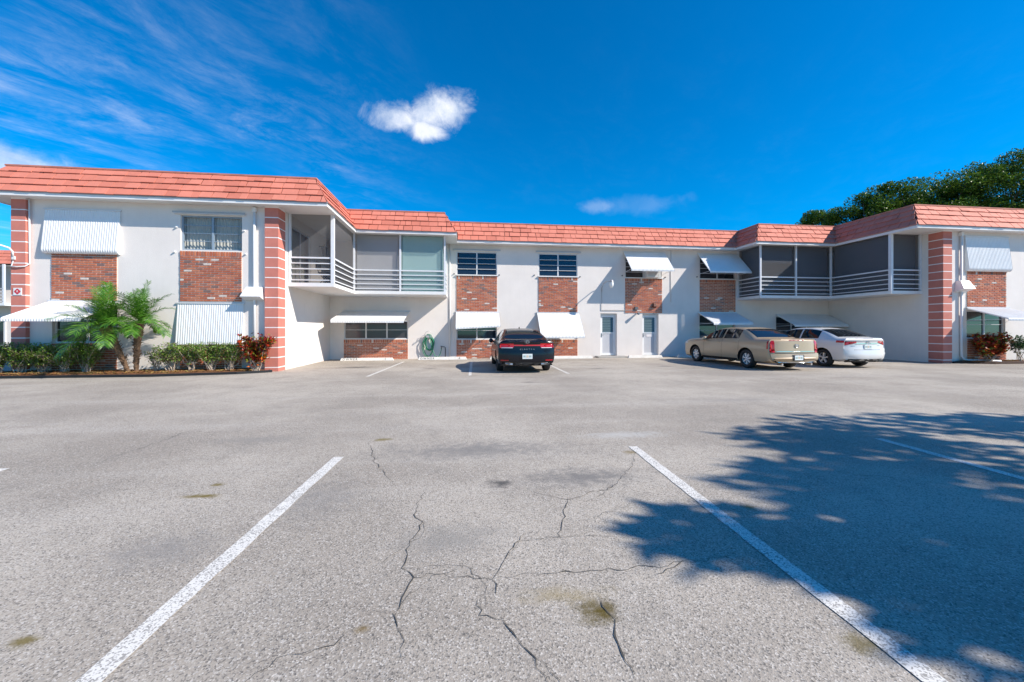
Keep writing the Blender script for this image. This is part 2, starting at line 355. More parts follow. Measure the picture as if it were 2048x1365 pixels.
# ------------------------------------------------------------------ ground
def make_ground():
    g = MB().quad((-400, -400, -0.004), (400, -400, -0.004), (400, 400, -0.004), (-400, 400, -0.004)).build('ground', mat('lawn_soil', (0.16, 0.155, 0.12), 0.95, var=0.3, vscale=1.5))
    g['kind'] = 'structure'
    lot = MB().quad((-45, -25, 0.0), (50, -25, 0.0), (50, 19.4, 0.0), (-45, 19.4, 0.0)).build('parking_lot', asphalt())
    lot['kind'] = 'structure'
    lp = worn_paint()
    def line(a, b, w=0.10):
        a, b = Vector((*a, 0)), Vector((*b, 0)); d = (b - a).normalized(); n = Vector((-d.y, d.x, 0)) * w / 2
        mb = MB(); k = max(6, int((b - a).length / 0.12)); r = random.Random(int(a.x * 100)); prev = None
        for i in range(k + 1):                       # slightly ragged painted edges
            p = a.lerp(b, i / k); l_ = p + n * (1 + r.uniform(-.08, .08)); q_ = p - n * (1 + r.uniform(-.08, .08))
            l_.z = q_.z = 0.004
            if prev: mb.quad(prev[0], prev[1], q_, l_)
            prev = (l_, q_)
        mb.build('parking_line', lp, lot)
    for a, b in (((-1.33, 4.49), (-1.52, 0.3)), ((1.98, 4.47), (1.78, 0.3)), ((5.19, 4.42), (5.02, 0.3)), ((-4.5, 4.52), (-4.7, 0.3)), ((8.4, 4.4), (8.2, 0.3)),
                 ((-2.49, 17.3), (-2.77, 12.0)), ((0.36, 17.0), (0.2, 11.9)), ((3.36, 17.0), (3.24, 12.0))):
        line(a, b, 0.105 if a[1] < 6 else 0.095)
    cm = mat('crack_dark', (0.07, 0.064, 0.056), 0.95)  # plain dark tone of the crack strips
    cracks = [[(735, 885), (745, 905), (748, 925), (770, 950), (790, 972)], [(850, 985), (828, 1030), (846, 1045), (820, 1092), (803, 1138), (828, 1156), (800, 1212), (790, 1236), (803, 1270), (805, 1316)],
              [(828, 1156), (872, 1150), (985, 1160), (1010, 1120), (1052, 1068)], [(985, 1160), (992, 1190)], [(956, 1200), (958, 1233), (1006, 1241), (1036, 1280), (1072, 1318), (1098, 1372)],
              [(1272, 905), (1262, 935), (1225, 975), (1136, 1000), (1062, 983)], [(1136, 1000), (1126, 1040), (1121, 1076)], [(1008, 1156), (1150, 1146), (1300, 1134), (1385, 1126), (1460, 1112)],
              [(1195, 1190), (1230, 1255), (1245, 1310), (1270, 1352)], [(185, 930), (290, 895), (370, 865), (460, 850)], [(590, 1310), (650, 1295), (690, 1270)], [(1380, 1120), (1310, 1150)]]
    r = random.Random(3); lines_ = [[gnd(x, y) for x, y in q] for q in cracks]
    for main in list(lines_):                        # hairline branches off the main cracks
        for q in main[1:-1]:
            if r.random() < .42:
                a = r.uniform(0, 2 * math.pi); pt = q.copy(); br = [pt.copy()]
                for _ in range(r.randint(2, 5)): a += r.gauss(0, .45); pt = pt + Vector((math.cos(a), math.sin(a), 0)) * r.uniform(.08, .25); br.append(pt.copy())
                lines_.append(br)
    for _ in range(16):                              # loose hairlines further out
        pt = Vector((r.uniform(-7, 7), r.uniform(3.2, 10.5), 0)); a = r.uniform(-.5, .5); br = [pt.copy()]
        for _ in range(r.randint(4, 9)): a += r.gauss(0, .4); pt = pt + Vector((math.cos(a), math.sin(a), 0)) * r.uniform(.15, .4); br.append(pt.copy())
        lines_.append(br)
    for li, pts in enumerate(lines_):
        fine = []; hair = 0.78 if li < len(cracks) else 0.38
        for a, b in zip(pts, pts[1:]):
            k = max(3, int((b - a).length / 0.045)); d = (b - a).normalized(); n = Vector((-d.y, d.x, 0))
            for i in range(k): fine.append(a.lerp(b, i / k) + n * r.gauss(0, 0.011) * (i > 0))
        fine.append(pts[-1]); mb = MB(); prev = None
        for i, p in enumerate(fine):
            d = (fine[min(i + 1, len(fine) - 1)] - fine[max(0, i - 1)]).normalized(); n = Vector((-d.y, d.x, 0))
            e = min(1, 4 * i / len(fine), 4 * (len(fine) - 1 - i) / len(fine))
            w = hair * (0.0010 + abs(r.gauss(0.0010, 0.0016)) * (0.2 + e))
            l_, q_ = p + n * w, p - n * w; l_.z = q_.z = 0.0035
            if prev: mb.quad(prev[0], prev[1], q_, l_)
            prev = (l_, q_)
        mb.build('crack', cm, lot)
make_ground()

# ------------------------------------------------------------------ apartment building
XC = 6.65                                       # the court is symmetric about this line
def mx(x): return 2 * XC - x
YW, YM = 14.0, 19.0                             # wing fronts, main wall
XL, XR = -6.02, 19.32                           # side walls of the court
XLL, XRR = -13.62, 26.9
Z_SOF, Z_EAVE, Z_TOP, RUN = 5.40, 5.50, 6.44, 0.55
bld = thing('apartment_building', 'two-storey white stucco apartment building with salmon tiled mansard roof and brick panels', 'building', (XC, 19, 0))

def wall_sheet(org, ud, x0, x1, z0, z1, holes, depth, nin):
    """wall face with rectangular openings and their reveals; org+ud*s, nin points into the building"""
    mb = MB(); org, ud, nin = Vector(org), Vector(ud), Vector(nin)
    xs = sorted({x0, x1, *[h[0] for h in holes], *[h[1] for h in holes]}); zs = sorted({z0, z1, *[h[2] for h in holes], *[h[3] for h in holes]})
    P = lambda s_, z_, d=0.0: org + ud * s_ + nin * d + Vector((0, 0, z_))
    for i in range(len(xs) - 1):
        for j in range(len(zs) - 1):
            cx, cz = (xs[i] + xs[i + 1]) / 2, (zs[j] + zs[j + 1]) / 2
            if any(h[0] < cx < h[1] and h[2] < cz < h[3] for h in holes): continue
            mb.quad(P(xs[i], zs[j]), P(xs[i + 1], zs[j]), P(xs[i + 1], zs[j + 1]), P(xs[i], zs[j + 1]))
    for a, b, c_, d_ in holes:
        mb.quad(P(a, c_), P(a, d_), P(a, d_, depth), P(a, c_, depth)); mb.quad(P(b, c_), P(b, c_, depth), P(b, d_, depth), P(b, d_))
        mb.quad(P(a, d_), P(b, d_), P(b, d_, depth), P(a, d_, depth)); mb.quad(P(a, c_), P(a, c_, depth), P(b, c_, depth), P(b, c_))
    return mb

UP, LO = (3.94, 5.06), (0.90, 2.12)             # upper and lower window heights
COLS = [(-0.31, 1.61), (3.63, 5.57), (8.01, 9.95), (11.98, 13.95)]       # brick columns on the main wall
DOORS = [(6.74, 7.59), (8.92, 9.77)]
LW = [(-12.66, -10.84), (-9.02, -7.18)]         # left wing window columns
RW = [(20.60, 22.50), (24.2, 26.1)]
UBL, UBR = (-5.41, -2.55), (16.26, 19.0)        # ground floor windows under the balconies
main_holes = [(a, b, *UP) for a, b in COLS] + [(a, b, *LO) for a, b in (COLS[0], COLS[1], COLS[3])] + [(a, b, 0.05, 2.16) for a, b in DOORS]
main_holes += [(*UBL, 0.92, 1.78), (*UBR, 0.92, 2.05)]
wall_sheet((0, YM, 0), (1, 0, 0), XL, XR, -0.1, Z_SOF + .06, main_holes, 0.22, (0, 1, 0)).build('wall', stucco, bld)
lw_holes = [(a, b, *UP) for a, b in LW] + [(LW[0][0], LW[0][1], 0.95, 2.15), (LW[1][0], LW[1][1], 0.95, 2.12)]
wall_sheet((0, YW, 0), (1, 0, 0), XLL, XL, -0.1, Z_SOF + .06, lw_holes, 0.16, (0, 1, 0)).build('wall', stucco, bld)
rw_holes = [(a, b, *UP) for a, b in RW] + [(a, b, 1.0, 2.15) for a, b in RW]
wall_sheet((0, YW, 0), (1, 0, 0), XR, XRR, -0.1, Z_SOF + .06, rw_holes, 0.16, (0, 1, 0)).build('wall', stucco, bld)
SD = (14.95, 16.75, 3.02, 5.05)                 # sliding balcony doors (along y)
wall_sheet((XL, 0, 0), (0, 1, 0), YW, YM, -0.1, Z_SOF + .06, [SD], 0.12, (-1, 0, 0)).build('wall', stucco, bld)
wall_sheet((XR, 0, 0), (0, 1, 0), YW, YM, -0.1, Z_SOF + .06, [SD], 0.12, (1, 0, 0)).build('wall', stucco, bld)
MB().quad((XLL, YW, -.1), (XLL, 30, -.1), (XLL, 30, Z_SOF + .06), (XLL, YW, Z_SOF + .06)).build('wall', stucco, bld)
MB().quad((XRR, YW, -.1), (XRR, 30, -.1), (XRR, 30, Z_SOF + .06), (XRR, YW, Z_SOF + .06)).build('wall', stucco, bld)
MB().quad((XLL, 30, -.1), (XRR, 30, -.1), (XRR, 30, Z_SOF + .06), (XLL, 30, Z_SOF + .06)).build('wall', stucco, bld)

# ---- roof: eave outline, ridge outline, one piece per tile
EV = [(-14.5, 30.6), (-14.5, 13.55), (-4.38, 13.55), (-4.38, 17.03), (-0.28, 17.03), (-0.28, 18.45)]
EV = EV + [(mx(x), y) for x, y in reversed(EV)]
def inset(pts, d):
    out = []; n = len(pts)
    for i in range(n):
        p0, p1, p2 = Vector((*pts[i - 1], 0)), Vector((*pts[i], 0)), Vector((*pts[(i + 1) % n], 0))
        e1, e2 = (p1 - p0).normalized(), (p2 - p1).normalized()
        n1, n2 = Vector((-e1.y, e1.x, 0)), Vector((-e2.y, e2.x, 0))
        b = (n1 + n2); b = b / (1 + n1.dot(n2)); q = p1 + b * d; out.append((q.x, q.y))
    return out
RD = inset(EV, RUN)
roof = MB(); k = len(EV)
roof.poly([(x, y, Z_TOP - 0.03) for x, y in RD])
roof.build('roof_deck', deck_m, bld)
roof = MB()
for i in range(k):
    j = (i + 1) % k
    roof.quad((*EV[i], Z_EAVE), (*EV[j], Z_EAVE), (*RD[j], Z_TOP), (*RD[i], Z_TOP))
roof_o = roof.build('roof', under_m, bld)
MB().poly([(x, y, Z_SOF) for x, y in EV]).build('soffit', soffit_m, bld)
def strip_along(pts, closed, d0, d1, z0, z1):
    a, b = inset(pts, d0), inset(pts, d1); mb = MB(); n = len(pts)
    for i in range(n):
        j = (i + 1) % n
        if not closed and j == 0: continue
        mb.hexa([(*a[i], z0), (*a[j], z0), (*b[j], z0), (*b[i], z0), (*a[i], z1), (*a[j], z1), (*b[j], z1), (*b[i], z1)])
    return mb
strip_along(EV, True, 0.0, 0.03, Z_SOF - 0.03, Z_EAVE + .02).build('fascia', white_paint, bld)
strip_along(EV, True, -0.025, -0.002, Z_EAVE - .035, Z_EAVE + .012).build('drip_edge', mat('drip_edge_metal', (.34, .33, .33), .5, metal=.4), bld)
strip_along(RD, True, -0.05, 0.08, Z_TOP - 0.02, Z_TOP + 0.03).build('ridge_cap', mat('ridge_paint', (.50, .19, .135), .8, var=.3, vscale=3), bld)

def mansard_tiles(EV, RD, segs, z0, z1, tw, rows, seed):
    """list of tiles, each as 8 world corners (butt edge thick, head thin)"""
    r = random.Random(seed); out = []
    for i in segs:
        j = (i + 1) % len(EV)
        A, B = Vector((*EV[i], z0)), Vector((*EV[j], z0)); A2, B2 = Vector((*RD[i], z1)), Vector((*RD[j], z1))
        e = (B - A).normalized(); Lh = (B - A).length
        upv = (A2 - A) - e * (A2 - A).dot(e); sl = upv.length; up = upv / sl; nn = e.cross(up)
        if nn.z < 0: nn = -nn
        sA, sB = (A2 - A).dot(e), (B2 - A).dot(e)
        for rw in range(rows):
            v0, v1 = rw / rows, (rw + 1) / rows
            s = -r.uniform(0, tw) + min(0, sA)
            while s < max(Lh, sB):
                w = tw * r.choice((1.0, 1.0, 1.0, 0.62, 1.0, 1.4) if rw else (1.0, 1.0, 0.6, 1.0, 1.2))
                g = 0.009 if r.random() < 0.5 else 0.024
                s0, s1 = s + g / 2, s + w - g / 2; s += w
                lb = lambda v: sA * v + 0.004
                rb = lambda v: Lh + (sB - Lh) * v - 0.004
                vt = v1 + 0.03; dv = r.uniform(-.010, .006); vb = v0 + dv - (0.025 if rw == 0 else 0)
                bl, br = max(s0, lb(v0)), min(s1, rb(v0)); tl, tr = max(s0, lb(min(vt, 1))), min(s1, rb(min(vt, 1)))
                if br - bl < 0.03 and tr - tl < 0.03: continue
                if br < bl: bl = br = (bl + br) / 2
                if tr < tl: tl = tr = (tl + tr) / 2
                h0 = 0.046 + r.uniform(-.008, .014); h1 = 0.010
                P = lambda s_, v_, h_: A + e * s_ + up * (v_ * sl) + nn * h_
                out.append([P(bl, vb, h0 - .026), P(br, vb, h0 - .026), P(tr, min(vt, 1), 0.001), P(tl, min(vt, 1), 0.001),
                            P(bl, vb, h0), P(br, vb, h0), P(tr, min(vt, 1), h1), P(tl, min(vt, 1), h1)])
    return out
tiles = mansard_tiles(EV, RD, [i for i in range(len(EV)) if i != len(EV) - 1], Z_EAVE, Z_TOP, 0.37, 4, 5)
def zc(p): return p[0] * S + p[1] * C
def vis_key(t):
    c_ = sum((Vector(p) for p in t), Vector()) / 8; z = zc(c_)
    if z < 1: return -1
    u = (c_.x * C - c_.y * S) / z
    if abs(u) > 1.32: return -1
    n = (Vector(t[5]) - Vector(t[4])).cross(Vector(t[7]) - Vector(t[4]))
    return abs(n.dot((c_ - Vector((0, 0, CAM_H))).normalized())) / (z * z)
tiles.sort(key=vis_key, reverse=True)
for t in tiles[:300]: MB().hexa(t).build('roof_tile', tile_m, roof_o)
rest = MB()
for t in tiles[300:]: rest.hexa(t)
rest.build('roof_tile_field', tile_m, roof_o)['kind'] = 'stuff'

# ---- pink banded columns
band_m = mat('band_paint', (0.84, 0.80, 0.78), 0.8)
def column(x0, x1, y0, y1):
    core = MB().box(x0 + .004, x1 - .004, y0 + .004, y1, -0.05, Z_SOF + .02).build('column', band_m, bld)
    z = 5.02 + 0.327; k_ = 0
    while z > 0.0:
        a, b = max(0.0, z - 0.327 + 0.034), min(z, Z_SOF + .015)
        if b - a > 0.03: MB().box(x0, x1, y0, y1 + .003, a, b).build('block', block_m, core)
        z -= 0.327
column(-6.43, -6.015, 13.88, 14.40)
column(mx(-6.015), mx(-6.43), 13.88, 14.40)
column(-13.66, -13.27, 13.88, 14.40)

# ---- bricks
BW, BH, J = 0.205, 0.062, 0.015
def brick_mesh(w, h, d):
    c_ = 0.006; mb = MB(); n = 0
    mb.v = [(0, 0, 0), (w, 0, 0), (w, 0, h), (0, 0, h), (c_, -d, c_), (w - c_, -d, c_), (w - c_, -d, h - c_), (c_, -d, h - c_)]
    mb.f = [(4, 5, 6, 7), (0, 1, 5, 4), (1, 2, 6, 5), (2, 3, 7, 6), (3, 0, 4, 7)]
    return mb
BM = {}
def brick_me(kind):
    if kind not in BM:
        w, h = {'full': (0.232, BH), 'half': (0.1105, BH), 'soldier': (0.071, 0.150)}[kind]
        BM[kind] = brick_mesh(w, h, 0.022).mesh('brick_' + kind, brick_m)
    return BM[kind]
def brick_panel(x0, x1, z0, z1, Y, singles, soldier=True, seed=0):
    r = random.Random(seed); base = MB().box(x0, x1, Y - 0.016, Y + 0.01, z0, z1).build('brick_panel', mortar, bld)
    W = x1 - x0; n = round((W + J) / 0.243); pw = (W + J) / n; items = []
    zt = z1
    if soldier:
        zt = z1 - 0.161; m_ = round((W + J) / 0.082); q = (W + J) / m_
        for i in range(m_): items.append((x0 + i * q, zt + 0.006, (q - J) / 0.071, 1.0, 'soldier'))
    rows = max(1, round((zt - z0) / 0.073)); rh = (zt - z0) / rows
    for k_ in range(rows):
        z = z0 + k_ * rh + 0.006
        if k_ % 2 == 0:
            for i in range(n): items.append((x0 + i * pw, z, (pw - J) / 0.232, (rh - J) / BH, 'full'))
        else:
            items.append((x0, z, (pw / 2 - J) / 0.1105, (rh - J) / BH, 'half'))
            for i in range(n - 1): items.append((x0 + pw / 2 + i * pw, z, (pw - J) / 0.232, (rh - J) / BH, 'full'))
            items.append((x1 + J - pw / 2 - 0.0, z, (pw / 2 - J) / 0.1105, (rh - J) / BH, 'half'))
    rest = MB()
    for (x, z, sx, sz, kd) in items:
        y = Y - 0.010 + r.uniform(-.004, .004)
        if singles[0] > 0:
            singles[0] -= 1
            inst('brick', brick_me(kd), base, Matrix.Translation((x, y, z)) @ Matrix.Diagonal((sx, 1, sz, 1)))
        else:
            w, h = {'full': (0.232, BH), 'half': (0.1105, BH), 'soldier': (0.071, 0.150)}[kd]
            b = brick_mesh(w * sx, h * sz, 0.022); n0 = len(rest.v)
            rest.v += [(vx + x, vy + y, vz + z) for vx, vy, vz in b.v]; rest.f += [tuple(n0 + i for i in q) for q in b.f]
    if rest.v: rest.build('brickwork', brick_m, base)['kind'] = 'stuff'
singles = [300]
brick_panel(LW[1][0], LW[1][1], 2.28, 3.90, YW, singles, True, 1)
brick_panel(LW[0][0], LW[0][1], 2.26, 3.90, YW, singles, True, 2)
none = [0]
brick_panel(LW[0][0], LW[0][1], -0.02, 0.95, YW, none, False, 3)
brick_panel(LW[1][0], LW[1][1], -0.02, 0.95, YW, none, False, 4)
for i, (a, b) in enumerate(COLS):
    brick_panel(a, b, 2.20, 3.92, YM, none, True, 10 + i)
    if i in (0, 1, 3): brick_panel(a, b, -0.02, 0.88, YM, none, True, 20 + i)
brick_panel(*UBL, -0.02, 0.91, YM, none, True, 30); brick_panel(*UBR, -0.02, 0.91, YM, none, True, 31)
for i, (a, b) in enumerate(RW):
    brick_panel(a, b, 2.26, 3.80, YW, none, True, 40 + i); brick_panel(a, b, -0.02, 0.98, YW, none, False, 45 + i)

# ---- windows
def window(x0, x1, z0, z1, Yg, cols, rows, fm, gm, tilt=0.0, curtain=False, sill=True, fw=0.045, seed=0):
    r = random.Random(seed); mb = MB()
    mb.box(x0, x1, Yg - .03, Yg + .03, z0, z0 + fw).box(x0, x1, Yg - .03, Yg + .03, z1 - fw, z1)
    mb.box(x0, x0 + fw, Yg - .03, Yg + .03, z0 + fw, z1 - fw).box(x1 - fw, x1, Yg - .03, Yg + .03, z0 + fw, z1 - fw)
    cw = (x1 - x0 - fw) / cols
    for i in range(1, cols): mb.box(x0 + fw / 2 + i * cw - .03, x0 + fw / 2 + i * cw + .03, Yg - .034, Yg + .03, z0 + fw, z1 - fw)
    w = mb.build('window', fm, bld)
    if sill: MB().box(x0 - .02, x1 + .02, Yg - .14, Yg - .032, z0 - .02, z0 + .025).build('sill', white_paint, w)
    ph = (z1 - z0 - 2 * fw) / rows
    for i in range(cols):
        a, b = x0 + fw / 2 + i * cw + .03, x0 + fw / 2 + (i + 1) * cw - .03
        for k_ in range(rows):
            c_, d_ = z0 + fw + k_ * ph, z0 + fw + (k_ + 1) * ph; t = tilt * r.uniform(.7, 1.3)
            MB().quad((a, Yg - t, c_ + .012), (b, Yg - t, c_ + .012), (b, Yg + .002, d_ - .012), (a, Yg + .002, d_ - .012)).build('pane', gm, w)
            if k_: MB().box(a, b, Yg - .02 - t, Yg + .012, c_ - .010, c_ + .010).build('sash_bar', fm, w)
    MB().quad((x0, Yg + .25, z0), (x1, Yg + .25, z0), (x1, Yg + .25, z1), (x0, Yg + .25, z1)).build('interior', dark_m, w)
    if curtain:
        mb = MB(); n = 160
        for i in range(n):
            xa, xb = x0 + (x1 - x0) * i / n, x0 + (x1 - x0) * (i + 1) / n
            f_ = lambda x: Yg + .10 + .018 * math.sin(x * 62) + .008 * math.sin(x * 23)
            mb.quad((xa, f_(xa), z0), (xb, f_(xb), z0), (xb, f_(xb), z1), (xa, f_(xa), z1))
        mb.build('curtain', curtain_m, w, smooth=True)
window(*LW[1], *UP, YW + .10, 2, 4, frame_blue, pane_m, 0.0, True, False, seed=1)
window(*LW[0], *UP, YW + .10, 2, 4, frame_blue, pane_m, 0.0, True, False, seed=2)
window(*LW[0], .95, 2.15, YW + .12, 2, 3, frame_m, glass_dark, 0.0, False, False, seed=3)
window(*LW[1], .95, 2.12, YW + .12, 2, 3, frame_m, glass_dark, 0.0, False, False, seed=4)
for i, (a, b) in enumerate(COLS):
    window(a, b, *UP, YM + .06, 2, 4, frame_m, glass_dark, 0.035 if i < 2 else 0.01, False, True, seed=10 + i)
    if i in (0, 1, 3): window(a, b, *LO, YM + .10, 2, 3, frame_m, glass_dark if i < 3 else glass_teal, 0.0, False, False, seed=20 + i)
window(*UBL, .92, 1.78, YM + .08, 3, 2, frame_m, mat('tinted_pane', (.05, .045, .055), .12, spec=.6), 0.0, False, False, fw=.05, seed=30)
window(*UBR, .92, 2.05, YM + .08, 3, 3, frame_m, glass_dark, 0.0, False, False, seed=31)
for i, (a, b) in enumerate(RW):
    window(a, b, *UP, YW + .10, 2, 4, frame_m, pane_m, 0, True, False, seed=40 + i); window(a, b, 1.0, 2.15, YW + .10, 2, 2, frame_m, glass_dark, 0, False, False, seed=45 + i)

# ---- doors
louvre_m = mat('louvre_glass', (.13, .19, .20), .16, spec=.6)
for n_, (a, b) in enumerate(DOORS):
    Yd = YM + .16; z0, z1 = 0.07, 2.14; fw = .09
    mb = MB().box(a, a + .05, Yd - .05, Yd + .05, z0, z1).box(b - .05, b, Yd - .05, Yd + .05, z0, z1).box(a + .05, b - .05, Yd - .05, Yd + .05, z1 - .05, z1)
    d = mb.build('door', white_paint, bld)
    a2, b2 = a + .055, b - .055
    mb = MB().box(a2, a2 + fw, Yd - .02, Yd + .02, z0 + .01, z1 - .055).box(b2 - fw, b2, Yd - .02, Yd + .02, z0 + .01, z1 - .055)
    for c_, e_ in ((z0 + .01, z0 + .13), (1.17, 1.23), (z1 - .055 - .11, z1 - .055)): mb.box(a2 + fw, b2 - fw, Yd - .02, Yd + .02, c_, e_)
    mb.build('door_leaf', alu_white, d)
    MB().quad((a2 + fw, Yd, z0 + .13), (b2 - fw, Yd, z0 + .13), (b2 - fw, Yd, 1.17), (a2 + fw, Yd, 1.17)).build('kick_panel', mat('frosted_panel', (.52, .52, .54), .35, var=.05), d)
    k_ = 9; hh = (z1 - .165 - 1.23) / k_
    for q in range(k_):
        zz_ = 1.23 + q * hh
        MB().quad((a2 + fw, Yd - .03, zz_ + .004), (b2 - fw, Yd - .03, zz_ + .004), (b2 - fw, Yd + .012, zz_ + hh * 1.05), (a2 + fw, Yd + .012, zz_ + hh * 1.05)).build('louvre_pane', louvre_m, d)
    hm = mat('handle_metal', (.35, .35, .36), .3, metal=.9)
    MB().tube([(a2 + .045, Yd - .02, 1.08), (a2 + .045, Yd - .07, 1.08), (a2 + .13, Yd - .07, 1.08)], .013).box(a2 + .02, a2 + .07, Yd - .03, Yd - .018, .98, 1.18).build('handle', hm, d)
    if n_: MB().box(a2 + .22, b2 - .2, Yd - .012, Yd - .004, 1.00, 1.13).build('notice', mat('notice_paper', (.75, .70, .69), .8), d)
    MB().box(a + .001, b - .001, YM - .02, YM + .215, -.02, .052).build('threshold', concrete, bld)
MB().box(6.45, 7.95, 18.45, 18.975, -.02, .07).build('doorstep', step_m, bld)

# ---- balconies (built for the left side; f mirrors them)
Z_B0, Z_B1 = 2.87, 3.0
screen_teal = see_through('teal_screen', (0.26, 0.38, 0.375), 0.50, 0.6, 0.3)
screen_light = see_through('pale_screen', (0.26, 0.26, 0.27), 0.45, 0.8, 0.2)
def balcony(f, shades, screens):
    def bx(mb, x0, x1, y0, y1, z0, z1):
        a, b = sorted((f(x0), f(x1))); mb.box(a, b, y0, y1, z0, z1)
    xo, xi = XL, -4.50; yf, ym = 14.62, 17.37; xe = -0.74
    mb = MB(); pts = [(xo, yf), (xi, yf), (xi, ym), (xe, ym), (xe, YM), (xo, YM)]
    pts = [(f(x), y) for x, y in pts]
    mb.prism(pts, Z_B0, Z_B1); slab = mb.build('balcony', white_paint, bld)
    pw = 0.035
    posts = [(xo + .05, yf + .05), (xi - .05, yf + .05), (xi - .05, ym + .05), (-2.66, ym + .05), (xe - .05, ym + .05), (xe - .05, YM - .04)]
    for i, (x, y) in enumerate(posts):
        w = .055 if i == 1 else pw
        m_ = MB(); bx(m_, x - w, x + w, y - w, y + w, Z_B1, Z_SOF); m_.build('post', rail_m, slab)
    for i in range(len(posts) - 1):
        (x0, y0), (x1, y1) = posts[i], posts[i + 1]; alongx = abs(x1 - x0) > abs(y1 - y0); s_ = -0.045 if True else 0
        for k_ in range(5):
            z = Z_B1 + .10 + k_ * .195; t = .026 if k_ == 4 else .016; m_ = MB()
            if alongx: bx(m_, x0 + pw, x1 - pw, y0 - .028, y0 + .012, z - t, z + t)
            else: bx(m_, x0 - .012, x0 + .028, min(y0, y1) + pw, max(y0, y1) - pw, z - t, z + t)
            m_.build('rail', rail_m, slab)
        m_ = MB()
        if alongx: m_.quad((f(x0), y0 + .035, Z_B1), (f(x1), y0 + .035, Z_B1), (f(x1), y0 + .035, Z_SOF), (f(x0), y0 + .035, Z_SOF))
        else: m_.quad((f(x0 - .035), y0, Z_B1), (f(x0 - .035), y1, Z_B1), (f(x0 - .035), y1, Z_SOF), (f(x0 - .035), y0, Z_SOF))
        m_.build('screen', screens[i], slab)
        sh = shades[i]
        if sh:
            m, zlo = sh
            m_ = MB()
            if alongx: bx(m_, x0 + .09, x1 - .09, y0 + .12, y0 + .126, zlo, Z_SOF - .03); bx(m_, x0 + .09, x1 - .09, y0 + .11, y0 + .136, zlo - .04, zlo)
            else:
                a, b = sorted((y0, y1)); bx(m_, x0 - .126, x0 - .12, a + .09, b - .09, zlo, Z_SOF - .03)
            m_.build('sun_shade', m, slab)
    # sliding door in the side wall
    a, b, c_, d_ = SD; xs = xo - .08
    m_ = MB()
    for (p, q) in ((a, a + .05), ((a + b) / 2 - .03, (a + b) / 2 + .03), (b - .05, b)): bx(m_, xs - .02, xs + .02, p, q, c_, d_)
    bx(m_, xs - .02, xs + .02, a + .05, b - .05, d_ - .05, d_)
    sd = m_.build('sliding_door', frame_m, bld)
    MB().quad((f(xs), a, c_), (f(xs), b, c_), (f(xs), b, d_), (f(xs), a, d_)).build('pane', pane_m, sd)
    MB().quad((f(xs - .2), a - .2, c_), (f(xs - .2), b + .2, c_), (f(xs - .2), b + .2, d_), (f(xs - .2), a - .2, d_)).build('interior', curtain_m, sd)
    return slab
balcony(lambda x: x, [None, None, (shade_grey, 3.02), (shade_teal, 3.02), (shade_teal, 3.02)], [screen_m, screen_m, screen_light, screen_teal, screen_teal])
balcony(mx, [(shade_dark, 3.02), (shade_dark, 3.02), (shade_dark, 3.02), (shade_dark, 4.62), (shade_dark, 3.02)], [screen_m] * 5)

# ---- rain pipes on the building
def downspout(x, Y, z0, z1, r=.042, foot=None):
    pts = [(x, Y - .06, z1), (x, Y - .06, z0)] + (foot or [])
    o = MB().tube(pts, r, 10).build('downspout', pipe_m, bld, smooth=True)
    MB().box(x - .06, x + .06, Y - .115, Y - .002, z1 - .16, z1 - .02).build('pipe_head', pipe_m, o)
    return o
downspout(-6.77, YW, 0.05, 5.37)
downspout(20.26, YW, 0.30, 5.37, foot=[(20.30, YW - .10, .16), (20.42, YW - .16, .12), (21.4, YW - .55, .10)])
MB().tube([(-0.62, YM - .03, 5.38), (-0.62, YM - .03, 0.0)], .022, 8).build('downspout', pipe_m, bld, smooth=True)
MB().tube([(10.42, YM - .02, 5.38), (10.42, YM - .02, 2.75)], .014, 8).build('conduit', pipe_m, bld, smooth=True)
def pipe_hood(x0, x1, Y, z0, z1, out):
    mb = MB()
    mb.hexa([(x0 - .02, Y - out, z0), (x1 + .02, Y - out, z0), (x1 + .02, Y - .002, z0 - .12), (x0 - .02, Y - .002, z0 - .12), (x0 + .08, Y - .16, z1), (x1 - .02, Y - .16, z1), (x1 - .02, Y - .002, z1), (x0 + .08, Y - .002, z1)])
    return mb
tag(pipe_hood(-7.06, -6.50, YW, 2.43, 2.76, .34).build('light_hood', alu_white), 'white angular metal light hood round the pipe beside the palm bed wing', 'light hood')
tag(pipe_hood(20.0, 20.52, YW, 3.02, 3.36, .34).build('light_hood', alu_white), 'white angular metal light hood on the pipe beside the white sedan wing', 'light hood')

